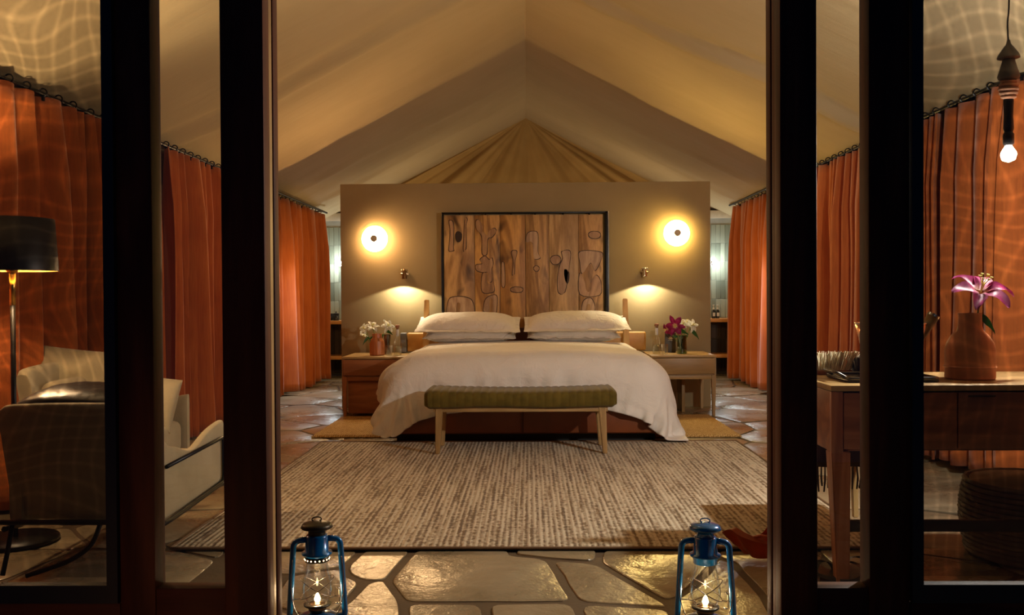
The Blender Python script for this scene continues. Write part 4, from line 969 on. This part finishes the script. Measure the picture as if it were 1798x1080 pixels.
# bathroom canisters and soap bottles
for px, d in ((579, 'nearer the orange curtain'), (590, 'nearer the partition')):
    p = at_y(px, 556, 12.62); t = thing('canister', 'black lidded canister on the left counter, the one %s' % d, 'canister', (p.x, 12.62, 0.785), 'black canisters')
    bm = B(); lathe(bm, [(0.0, 0), (0.040, 0), (0.042, .006), (0.042, .085), (0.0, .085)], n=28); obj('jar', bm, black_pot, t, world=False)
    bm = B(); lathe(bm, [(0.044, .085), (0.044, .097), (0.012, .102), (0.006, .112), (0.010, .125), (0, .128)], n=28, cap0=True); obj('lid', bm, black_pot, t, world=False)
for px, d in ((1253, 'nearer the partition'), (1260, 'nearer the curtain')):
    p = at_y(px, 556, 12.62); t = thing('soap_dispenser', 'black pump bottle with pale top on the right counter, the one %s' % d, 'soap dispenser', (p.x, 12.62, 0.785), 'pump bottles')
    bm = B(); lathe(bm, [(0.0, 0), (0.025, 0), (0.026, .004), (0.026, .105), (0.012, .122)], n=24); obj('bottle', bm, black_pot, t, world=False)
    bm = B(); box(bm, -.016, .016, -.0275, -.0255, .03, .08); obj('sticker', bm, paper_m, t, world=False, smooth=False)
    bm = B(); lathe(bm, [(0.012, .122), (0.013, .145), (0.005, .15), (0.005, .175), (0.014, .178), (0.014, .188)], n=20, cap1=True); tube(bm, [(0, 0, .183), (0, -.035, .181)], .005, 8); obj('pump', bm, plain('pump_white', (0.7, 0.68, 0.62), 0.3), t, world=False)

# ------------------------------------------------------------------ hurricane lanterns
def lantern(px, py_top, ytop_cap_open, Y, k, rotz, label, tilt):
    base = at_y(px, 900, Y); t = thing('hurricane_lantern', label, 'lantern', (base.x, Y, 0.003), 'blue hurricane lanterns', rotz)
    Q = dict(parent=t, world=False)
    obj('tank', lathe(B(), [(0.0, 0.0), (0.070, 0.0), (0.076, 0.008), (0.077, 0.040), (0.070, 0.056), (0.045, 0.066), (0.026, 0.070), (0.0, 0.071)], n=40), blue_paint, **Q)
    obj('burner', lathe(B(), [(0.024, .070), (0.030, .078), (0.031, .090), (0.026, .100), (0.010, .104)], n=28, cap1=True), bronze, **Q)
    obj('globe_plate', lathe(B(), [(0.032, .092), (0.046, .094), (0.047, .099), (0.030, .100)], n=32), sooty, **Q)
    gl = [(0.034, .100), (0.043, .112), (0.0505, .135), (0.052, .155), (0.048, .185), (0.041, .215), (0.034, .243)]
    g = smooth_path([(r, 0, z) for r, z in gl], 4)
    obj('chimney', lathe(B(), [(p.x, p.z) for p in g], n=40), glass_m, **Q)
    for sg in (-1, 1):
        pts = round_corners([(sg * .062, 0, .050), (sg * .094, 0, .050), (sg * .078, 0, .318), (sg * .030, 0, .322)], 0.034, 8)
        obj('air_tube', tube(B(), pts, 0.0105, 14), blue_paint, **Q)
    obj('collar', lathe(B(), [(0.034, .243), (0.040, .246), (0.040, .268), (0.052, .270), (0.052, .276), (0.041, .280), (0.038, .330), (0.035, .336), (0.0, .337)], n=36), blue_paint, **Q)
    if ytop_cap_open:
        obj('perforated_gallery', lathe(B(), [(0.036, .243), (0.0415, .246), (0.0415, .262), (0.036, .266)], n=36), sooty, **Q)
        bm = B()
        for a in np.linspace(0, 2 * PI, 18, endpoint=False): bmesh.ops.create_uvsphere(bm, u_segments=6, v_segments=4, radius=0.0026, matrix=Matrix.Translation((0.0415 * math.cos(a), 0.0415 * math.sin(a), .254)))
        obj('vent_glow_beads', bm, emit('vent_glow', (1.0, .6, .3), 6), **Q)  # glowing beads stand in for flame light showing through the vents
    capm = sooty if ytop_cap_open else blue_paint
    obj('cap', lathe(B(), [(0.030, .336), (0.028, .352), (0.050, .358), (0.055, .362), (0.048, .374), (0.030, .380), (0.010, .383), (0.0, .384)], n=36), capm, label='sooty cap' if ytop_cap_open else None, **Q)
    obj('lift_ring', tube(B(), [(0.016 * math.cos(a), 0.004, .388 + 0.008 * math.sin(a)) for a in np.linspace(0, 2 * PI, 18, endpoint=False)], 0.0022, 6, True), capm, **Q)
    # bail handle, hanging down in front
    hp = smooth_path([(-.081, -.008, .262), (-.088, -.03, .19), (-.078, -.07, .115), (-.045, -.092, .07), (0, -.098, .052), (.045, -.092, .07), (.078, -.07, .115), (.088, -.03, .19), (.081, -.008, .262)], 6)
    obj('bail', tube(B(), hp, 0.0017, 7), wire_m, **Q)
    # crossed globe guard
    bm = B()
    for sg in (-1, 1):
        arc = [(0.056 * math.cos(a) * 1.0, 0.056 * math.sin(a), .155 + sg * .034 * math.cos(a)) for a in np.linspace(0, 2 * PI, 36, endpoint=False)]; tube(bm, arc, 0.0015, 6, True)
        arc = [(0.0565 * math.cos(a), 0.0565 * math.sin(a), .150 + sg * .030 * math.sin(2 * a)) for a in np.linspace(0, 2 * PI, 48, endpoint=False)]
    tube(bm, [(-.082, 0, .118), (-.056, 0, .120)], .0016, 6); tube(bm, [(.082, 0, .118), (.056, 0, .120)], .0016, 6)
    obj('globe_guard', bm, wire_m, **Q)
    obj('lift_lever', tube(B(), round_corners([(.060, -.012, .10), (.074, -.02, .10), (.074, -.02, .15), (.066, -.02, .155)], .008), 0.0025, 8), chrome, **Q)
    fl_ = B(); lathe(fl_, [(0.0, .102), (0.008, .106), (0.011, .114), (0.007, .127), (0.002, .137), (0.0, .140)], n=16); obj('flame', fl_, flame_m, **Q)
    t.scale = (k, k, k)
    lamp('lantern_light', 'POINT', (base.x, Y, 0.003 + .122 * k), 4.6, (1.0, 0.66, 0.36), 0.010)
LAN_Y = 2.98
lantern(556, 910, True, LAN_Y, 0.955, 0.25, 'blue hurricane lantern with sooty black cap beside the left door post', 0)
lantern(1238, 907, False, LAN_Y - .03, 0.955, -0.15, 'all-blue hurricane lantern beside the right door post', 0)

# ------------------------------------------------------------------ lounge chairs on the left
def lounge(name, loc, rotz, label, W=0.56, Dp=0.95, back=True):
    """local frame: x across, y from the back (0) to the front (Dp); back rest at y=0"""
    t = thing(name, label, 'armchair', loc, 'linen lounge chairs', rotz); Q = dict(parent=t, world=False)
    def side_top(s):   # height of side panel along depth
        return 0.50 - 0.02 * math.sin(s * PI) + 0.17 * max(0, 1 - s / 0.22) ** 1.6 - 0.055 * math.exp(-((s - .52) / .20) ** 2) + 0.0 * s
    for sg in (-1, 1):
        xo = sg * W / 2; th = 0.05
        def fn(u, v, xo=xo, sg=sg):
            # closed cross-section loop in (x,z), swept along y
            y = Dp * u; zt = side_top(u); zb = 0.185 + 0.0 * u; a = 2 * PI * v
            c, s = math.cos(a), math.sin(a)
            x = xo - sg * th / 2 + math.copysign(abs(c) ** 0.5, c) * th / 2 * (1 if u < .985 else .8); z = (zt + zb) / 2 + math.copysign(abs(s) ** 0.28, s) * (zt - zb) / 2
            return Vector((x, y, z))
        bm = B(); g = grid(bm, 36, 24, lambda u, v: fn(u, v * 23 / 24))
        for i in range(35): bm.faces.new((g[i][23], g[i + 1][23], g[i + 1][0], g[i][0]))
        bm.faces.new(g[0][::-1]); bm.faces.new(g[-1]); bmesh.ops.recalc_face_normals(bm, faces=bm.faces); obj('arm', bm, sofa_m, **Q)
        xf = xo + sg * 0.012
        loop = round_corners([(xf, 0.10, .41), (xf, Dp - .06, .425), (xf, Dp - .06, .215), (xf, 0.03, .185), (xf, -.02, .19)], .035, 6)
        obj('frame_bar', tube(B(), loop, 0.0085, 10), black_metal, **Q)
        leg = round_corners([(xf, -.02, .185), (xf, .20, .185), (xf, Dp - .10, .205), (xf, Dp - .02, .19), (xf, Dp + .02, .008)], .05, 6)
        obj('leg', tube(B(), leg, 0.010, 10), black_metal, **Q)
        leg = round_corners([(xf - .22, -.01, .215), (xf - .25, -.02, .12), (xf - .34, -.03, .06), (xf - .50, -.05, .010)] if sg > 0 else [(xf + .03, -.01, .215), (xf + .02, -.03, .10), (xf + .01, -.05, .012)], .05, 6)
        obj('leg', tube(B(), leg, 0.0095, 10), black_metal, **Q)
    def bk(u, v):
        a = -1 + 2 * u; th = 2 * PI * v; c, s = math.cos(th), math.sin(th); top = 0.69 - 0.012 * a ** 2 - 0.02 * max(0, abs(a) - .9) * 10
        z = (top + .215) / 2 + math.copysign(abs(s) ** 0.22, s) * (top - .215) / 2; k = (z - .21) / .48
        return Vector((a * (W / 2 - .0 + 0.03 * k), 0.03 + .035 * math.copysign(abs(c) ** .5, c) - .07 * k + .04 * a * a, z))
    bm = B(); g = grid(bm, 24, 28, lambda u, v: bk(u, v * 27 / 28))
    for i in range(23): bm.faces.new((g[i][27], g[i + 1][27], g[i + 1][0], g[i][0]))
    bm.faces.new(g[0][::-1]); bm.faces.new(g[-1]); bmesh.ops.recalc_face_normals(bm, faces=bm.faces); obj('backrest', bm, sofa_m, **Q)
    obj('seat_frame', tube(B(), [(-W / 2 - .02, -.025, .215), (W / 2 + .02, -.025, .215)], 0.011, 10), black_metal, **Q)
    obj('seat', box(B(), -W / 2 + .055, W / 2 - .055, .08, Dp - .02, .20, .37, .04, 4), sofa_m, **Q)
    obj('back_cushion', box(B(), -W / 2 + .06, W / 2 - .06, 0, .13, 0, .24, .05, 4, Matrix.Translation((0, .08, .37)) @ Matrix.Rotation(.25, 4, 'X')), sofa_m, **Q)
    return t
lounge('lounge_chair', (-1.775, 3.60, 0.004), 0.0, 'nearer beige linen lounge chair with black tube frame, its dark back towards the doors', W=0.58, Dp=0.86)
l2 = lounge('lounge_chair', (-2.50, 4.86, 0.004), -PI / 2, 'second beige linen lounge chair beyond, its back to the rust curtain', W=0.72, Dp=0.56); l2.scale = (1, 1, 1.10)
pillow('cushion', -1.80, 3.76, 0.700, 0.46, 0.34, 0.09, 0.10, 'black leather cushion lying on top of the nearer lounge chair', 21, 0.03, 0.0, None, leather_d, 'cushion')
pillow('cushion', -2.43, 4.88, 0.62, 0.50, 0.44, 0.13, 1.25, 'large square linen cushion leaning in the farther lounge chair', 22, 0.10, 0.0, None, sofa_m, 'cushion')
pillow('cushion', -2.10, 5.00, 0.53, 0.34, 0.30, 0.12, 1.30, 'smaller linen cushion standing at the front of the farther lounge chair', 23, 0.15, 0.0, None, sofa_m, 'cushion')

# floor lamp
lx, ly = -2.325, 4.10
t = thing('floor_lamp', 'floor lamp with black drum shade, brass neck and round black base', 'floor lamp', (lx, ly, 0.004)); Q = dict(parent=t, world=False)
obj('base', lathe(B(), [(0, 0), (0.180, 0.0), (0.183, 0.004), (0.180, 0.016), (0.02, 0.024), (0, .024)], n=48), black_metal, **Q)
obj('pole', tube(B(), [(0, 0, .02), (0, 0, 1.08)], 0.0115, 14), black_metal, **Q)
obj('neck', tube(B(), [(0, 0, 1.07), (0, 0, 1.24)], 0.0135, 14), brass, label='brass neck', **Q)
obj('lamp_socket', lathe(B(), [(0.02, 1.22), (0.024, 1.225), (0.024, 1.275), (0.016, 1.28)], n=20, cap0=True, cap1=True), brass, **Q)
obj('bulb', lathe(B(), [(0.0, 1.28), (0.018, 1.283), (0.028, 1.31), (0.026, 1.335), (0.0, 1.350)], n=20), emit('warm_bulb', (1.0, 0.60, 0.22), 14), **Q)
obj('shade', lathe(B(), [(0.190, 1.225), (0.176, 1.462), (0.1735, 1.462), (0.1875, 1.225), (0.190, 1.225)], n=56), plain('shade_black', (0.014, 0.014, 0.018), 0.38), **Q)
obj('shade_lining', lathe(B(), [(0.1865, 1.226), (0.1725, 1.461)], n=56), plain('gold_lining', (0.80, 0.50, 0.14), 0.4, 0.6), label='gold shade lining', **Q)
bm = B()
for a in (0, 2.09, 4.19): tube(bm, [(0, 0, 1.275), (.17 * math.cos(a), .17 * math.sin(a), 1.44)], .003, 6)
obj('spider', bm, black_metal, **Q)
# small terracotta pot and jute tray seen under the chair
bm = B(); lathe(bm, [(0, 0), (0.09, 0), (0.12, .06), (0.125, .09), (0.115, .09), (0.085, .01), (0, .01)], (-1.93, 5.05, 0.004), 32)
tag(obj('terracotta_saucer', bm, terracotta), 'shallow terracotta dish on the floor beyond the nearer lounge chair', 'dish')

# ------------------------------------------------------------------ desk and what stands on it
DX0, DX1, DY0, DY1 = 1.150, 2.46, 3.47, 4.06; DZ = 0.757
desk = thing('desk', 'long brown wooden writing desk with drawers and tapered legs behind the right doors', 'desk', ((DX0 + DX1) / 2, (DY0 + DY1) / 2, 0)) 
obj('top', box(B(), DX0 - .004, DX1, DY0 - .004, DY1, DZ - .022, DZ, .003), oak_h, desk)
bm = B(); box(bm, DX0, DX0 + .025, DY0 + .022, DY1, .505, DZ - .024, .002); box(bm, DX1 - .025, DX1, DY0 + .022, DY1, .505, DZ - .024, .002); box(bm, DX0 + .025, DX1 - .025, DY1 - .02, DY1, .505, DZ - .024, .002); box(bm, DX0 + .025, DX1 - .025, DY0 + .022, DY1 - .02, .505, .52, .002)
obj('case', bm, teak_h, desk)
obj('drawer', box(B(), DX0 + .045, 1.62, DY0, DY0 + .02, .515, DZ - .028, .003), teak_h, desk)
dr = obj('drawer', box(B(), 1.625, DX1 - .01, DY0, DY0 + .02, .515, DZ - .028, .003), teak_h, desk)
obj('handle', tube(B(), [(1.66, DY0 - .006, .715), (1.76, DY0 - .006, .715)], .004, 6), black_metal, dr)
obj('corner_post', box(B(), DX0 - .002, DX0 + .042, DY0 - .002, DY0 + .02, .50, DZ - .024, .002), teak, desk)
for x, y in ((DX0 + .035, DY0 + .035), (DX1 - .04, DY0 + .035), (DX0 + .035, DY1 - .035), (DX1 - .04, DY1 - .035)):
    bm = B(); taper(bm, (x, y), (x + (.012 if x < 1.5 else -.012), y), 0.004, .506, .024, .036, .004); obj('leg', bm, teak, desk)
obj('stretcher', box(B(), DX0 + .06, DX1 - .06, DY0 + .025, DY0 + .05, .195, .238, .003), plain('black_stain', (0.03, 0.018, 0.012), 0.5), desk, label='dark stretcher bar')
# terracotta vase
vY = 3.72; vs_ = F / vY; p = at_y(1703, 620, vY); vxr = p.x
bm = B(); prof = [(0.0, .003), (0.088, 0.0), (0.094, 0.006), (0.094, 0.045), (0.099, 0.050), (0.094, 0.055), (0.094, 0.115), (0.088, 0.145), (0.070, 0.175), (0.050, 0.195), (0.044, 0.215), (0.044, 0.262), (0.047, 0.266), (0.041, 0.266), (0.039, 0.215), (0.08, 0.14), (0.085, .02), (0, .012)]
lathe(bm, prof, (vxr, vY, DZ), 56); tag(obj('terracotta_vase', bm, terracotta), 'tall terracotta bottle vase with a raised ring on the desk', 'vase')
lily('magenta_lily', (vxr + .004, vY, DZ + .05), tuple(at_y(1722, 513, vY)), 0.135, petal_p, 'large magenta lily in the terracotta vase on the desk', (0.0, -.55, .85), 1, 10, droop=0.62, leafsc=0.5)
# copper ice bucket with muddler
bY = 3.80; p = at_y(1563, 630, bY); bxc = p.x
t = thing('copper_bucket', 'tall tapered copper bucket on the desk behind the right door post', 'bucket', (bxc, bY, DZ)); Q = dict(parent=t, world=False)
obj('body', lathe(B(), [(0, .002), (0.085, 0), (0.088, .006), (0.098, .06), (0.120, .145), (0.120, .150), (0.122, .155), (0.122, .162), (0.124, .167), (0.137, .222), (0.133, .222), (0.095, .06), (0.08, .01), (0, .01)], n=48), copper, **Q)
obj('rim', tube(B(), [(0.137 * math.cos(a), 0.137 * math.sin(a), .224) for a in np.linspace(0, 2 * PI, 48, endpoint=False)], .0035, 8, True), chrome, label='pale polished rim', **Q)
a_ = Vector((bxc + .05, bY - .01, DZ + .06)); b_ = at_y(1638, 556, bY)
t = thing('wooden_pestle', 'thick wooden stick with a metal-capped end leaning in the copper bucket', 'utensil', tuple(a_))
obj('shaft', tube(B(), [a_, a_ + (b_ - a_) * .6, b_], [.014, .020, .024], 16), plain('mossy_wood', (0.16, 0.11, 0.035), 0.6, bump=.6), t)
dd = (b_ - a_).normalized(); obj('metal_end', tube(B(), [b_ - dd * .002, b_ + dd * .008], .0255, 20), chrome, t)
# pewter tray with handles
ty = 3.70; p0 = at_z(1475, 679, DZ); tx0, tx1 = 1.245, 1.60
t = thing('tray', 'dark pewter tray with looped handles on the desk corner', 'tray', ((tx0 + tx1) / 2, ty, DZ + .001))
obj('plate', box(B(), tx0, tx1, ty - .13, ty + .13, DZ + .001, DZ + .014, .006, 3), steel_dark, t)
bm = B(); tube(bm, round_corners([(tx0, ty - .13, DZ + .016), (tx1, ty - .13, DZ + .016), (tx1, ty + .13, DZ + .016), (tx0, ty + .13, DZ + .016)], .03, 6, True), .006, 8, True); obj('rim', bm, steel_dark, t)
obj('handle', tube(B(), round_corners([(tx0 + .005, ty - .09, DZ + .018), (tx0 - .035, ty - .09, DZ + .040), (tx0 - .035, ty + .05, DZ + .040), (tx0 + .005, ty + .05, DZ + .018)], .02), .007, 10), steel_dark, t)
# brush of pale stalks
t = thing('straw_brush', 'broad brush of pale straw bristles standing on the desk corner behind the tray', 'brush', (1.30, 3.96, DZ))
rb = random.Random(5); bm = B()
for k in range(150):
    u = rb.random(); x = 1.16 + u * .225; y = 3.955 + rb.uniform(-.022, .022); ln = (u - .45) * .09
    tube(bm, [(x, y, DZ + .004), (x + ln * .5, y + rb.uniform(-.005, .005), DZ + .055), (x + ln + rb.uniform(-.006, .006), y, DZ + .095 + rb.uniform(-.006, .006))], .0022, 4)
o = obj('bristles', bm, bone_m, t); o['kind'] = 'stuff'
obj('block', box(B(), 1.155, 1.392, 3.93, 3.98, DZ, DZ + .02, .004), teak_h, t)
obj('leather_box', box(B(), 1.40, 1.60, 3.90, 4.03, DZ, DZ + .075, .006), leather_d); tag(bpy.data.objects['leather_box'], 'small black box behind the tray on the desk', 'box')

# stool with a fringed throw under the desk
t = thing('stool', 'low wooden stool tucked behind the desk legs under a fringed throw', 'stool', (1.44, 4.33, 0.004))
for x in (1.30, 1.58):
    for y in (4.20, 4.46):
        obj('leg', taper(B(), (x, y), (x + (.01 if x > 1.4 else -.01), y), 0.018, .40, .012, .018, .003), oak, t)
obj('seat', box(B(), 1.24, 1.64, 4.14, 4.52, .40, .44, .012, 3), oak_h, t)
t = thing('fringed_throw', 'dark brown throw with knotted tassels hanging off the stool by the desk', 'throw', (1.44, 4.33, 0.30))
def thr(u, v):
    a = -1 + 2 * u; s = v * .80; x = 1.42 + a * .235
    # runs over the seat front edge and down
    y = 4.50 - s if s < .38 else 4.118 - .006 * math.sin(a * 9); z = .452 if s < .38 else .452 - (s - .38) * .30 
    return Vector((x, y + .008 * math.sin(a * 12) * (s > .38), z + .003 * math.sin(a * 8)))
bm = B(); grid(bm, 40, 24, thr); thicken(bm, .006); obj('cloth', bm, throw_m, t)
bm = B(); rb = random.Random(9)
for k in range(30):
    x = 1.19 + k * .0158; z = thr(k / 29, 1).z; L = rb.uniform(.08, .12); tube(bm, [(x, 4.115, z + .005), (x + rb.uniform(-.004, .004), 4.112, z - L * .5), (x + rb.uniform(-.006, .006), 4.113, z - L)], [.003, .0045, .004], 5)
o = obj('tassels', bm, throw_m, t); o['kind'] = 'stuff'
# woven floor basket
kx, ky = 2.12, 3.86; t = thing('woven_basket', 'large dark woven round basket on the floor under the desk', 'basket', (kx, ky, 0.004)); bm = B()
for k in range(15):
    z = .014 + k * .021; r = .255 + .022 * math.sin(PI * k / 15.0) 
    tube(bm, [(kx + (r + .003 * math.sin(24 * a + (k % 2) * PI)) * math.cos(a), ky + (r + .003 * math.sin(24 * a + (k % 2) * PI)) * math.sin(a), .004 + z) for a in np.linspace(0, 2 * PI, 96, endpoint=False)], .0105, 6, True)
o = obj('coils', bm, basket_m, t); o['kind'] = 'stuff'
obj('lid', lathe(B(), [(0, .006), (.25, .006), (.262, .16), (.245, .315), (.235, .315), (.15, .325), (0, .33)], (kx, ky, 0), 48), basket_m, t)

# pendant lamp
pxx = 2.01; py_ = 3.85
t = thing('pendant_lamp', 'bare-bulb pendant on black cord with turned grey fitting and rope wrap', 'pendant lamp', (pxx, py_, 1.60))
sv = F / py_; zz = lambda y: at_y(1775, y, py_).z
zr = roof_z(pxx, py_) - .01
obj('cord', tube(B(), smooth_path([(pxx, py_, zz(82)), (pxx - .004, py_, zz(40)), (pxx + .002, py_, zz(0)), (pxx, py_, zr)], 6), .0035, 8), wool_m, t)
obj('canopy_cap', lathe(B(), [(0.006, zz(70)), (0.010, zz(78)), (0.018, zz(82)), (0.040, zz(96)), (0.044, zz(102)), (0.030, zz(104)), (0.024, zz(104))], (pxx, py_, 0), 28, cap0=True), grey_wood, t)
obj('turned_body', lathe(B(), [(0.022, zz(103)), (0.034, zz(122)), (0.043, zz(134)), (0.040, zz(138)), (0.028, zz(141))], (pxx, py_, 0), 28, True, True), grey_wood, t)
bm = B()
for k in range(5):
    z = zz(144 + k * 6.5); r = (.024, .030, .032, .028, .022)[k]; tube(bm, [(pxx + r * math.cos(a), py_ + r * math.sin(a), z + .003 * math.sin(a)) for a in np.linspace(0, 2 * PI, 26, endpoint=False)], .0085, 8, True)
obj('rope_wrap', bm, rope_m, t)
obj('rod', lathe(B(), [(0.017, zz(172)), (0.020, zz(176)), (0.018, zz(205)), (0.021, zz(226)), (0.017, zz(232))], (pxx, py_, 0), 20, True, True), black_metal, t)
obj('lamp_holder', lathe(B(), [(0.016, zz(232)), (0.022, zz(236)), (0.022, zz(252)), (0.016, zz(256))], (pxx, py_, 0), 20, True, True), black_metal, t)
obj('bulb', lathe(B(), [(0.012, zz(256)), (0.018, zz(260)), (0.029, zz(268)), (0.030, zz(273)), (0.024, zz(281)), (0.0, zz(285))], (pxx, py_, 0), 24), bulb_m, t)

# small things on the floor by the right door post
q = at_z(1322, 985, 0.0)
t = thing('leather_pouch', 'crumpled rust leather pouch lying on the rug edge beside the right door post', 'pouch', (q.x + .05, q.y + .02, 0.017))
def pouch(u, v):
    a = 2 * PI * u; s = v
    r = (0.085 + .02 * math.sin(3 * a + 1)) * (0.75 + .5 * s - .35 * (s > .96)); z = .004 + .085 * s + .03 * s * math.sin(2 * a + .8) + .008 * noise.noise(Vector((a, s * 4, 2)))
    return Vector((r * math.cos(a) * 1.25 - .05 * s * math.cos(a) ** 2, r * math.sin(a) * .8 + .02 * s, z))
bm = B(); g = grid(bm, 40, 12, pouch, closed_u=True); bmesh.ops.solidify(bm, geom=list(bm.faces), thickness=.005); obj('body', bm, orange_leather, t, world=False)
obj('strap', tube(B(), [(-.10, -.02, .07), (-.03, -.06, .10), (.05, -.05, .085), (.10, -.01, .095)], .005, 6), orange_leather, t, world=False)
for k, (px, py, rz, lab) in enumerate(((1442, 1012, .5, 'dark leather sandal left of the front desk leg'), (1500, 1015, -.6, 'dark leather sandal right of the front desk leg'))):
    q = at_z(px, py, 0); t = thing('sandal', lab, 'sandal', (q.x, q.y + .02, 0.004), 'pair of dark sandals', rz)
    def sole(u, v):
        a = 2 * PI * u; r = (1 - .12 * math.cos(2 * a)); return Vector((.045 * math.cos(a) * r * v, .13 * math.sin(a) * v, .016))
    bm = B(); grid(bm, 28, 5, sole, closed_u=True); bmesh.ops.remove_doubles(bm, verts=bm.verts, dist=.0001); bmesh.ops.recalc_face_normals(bm, faces=bm.faces); bmesh.ops.solidify(bm, geom=list(bm.faces), thickness=.014); obj('sole', bm, leather_d, t, world=False)
    for yy in (.06, -.03):
        bm = B(); grid(bm, 14, 4, lambda u, v: Vector((.050 * math.cos(PI * u), yy + (v - .5) * .03 + .02 * math.sin(PI * u), .012 + .042 * math.sin(PI * u)))); bmesh.ops.solidify(bm, geom=list(bm.faces), thickness=.003); obj('strap', bm, leather_d, t, world=False)
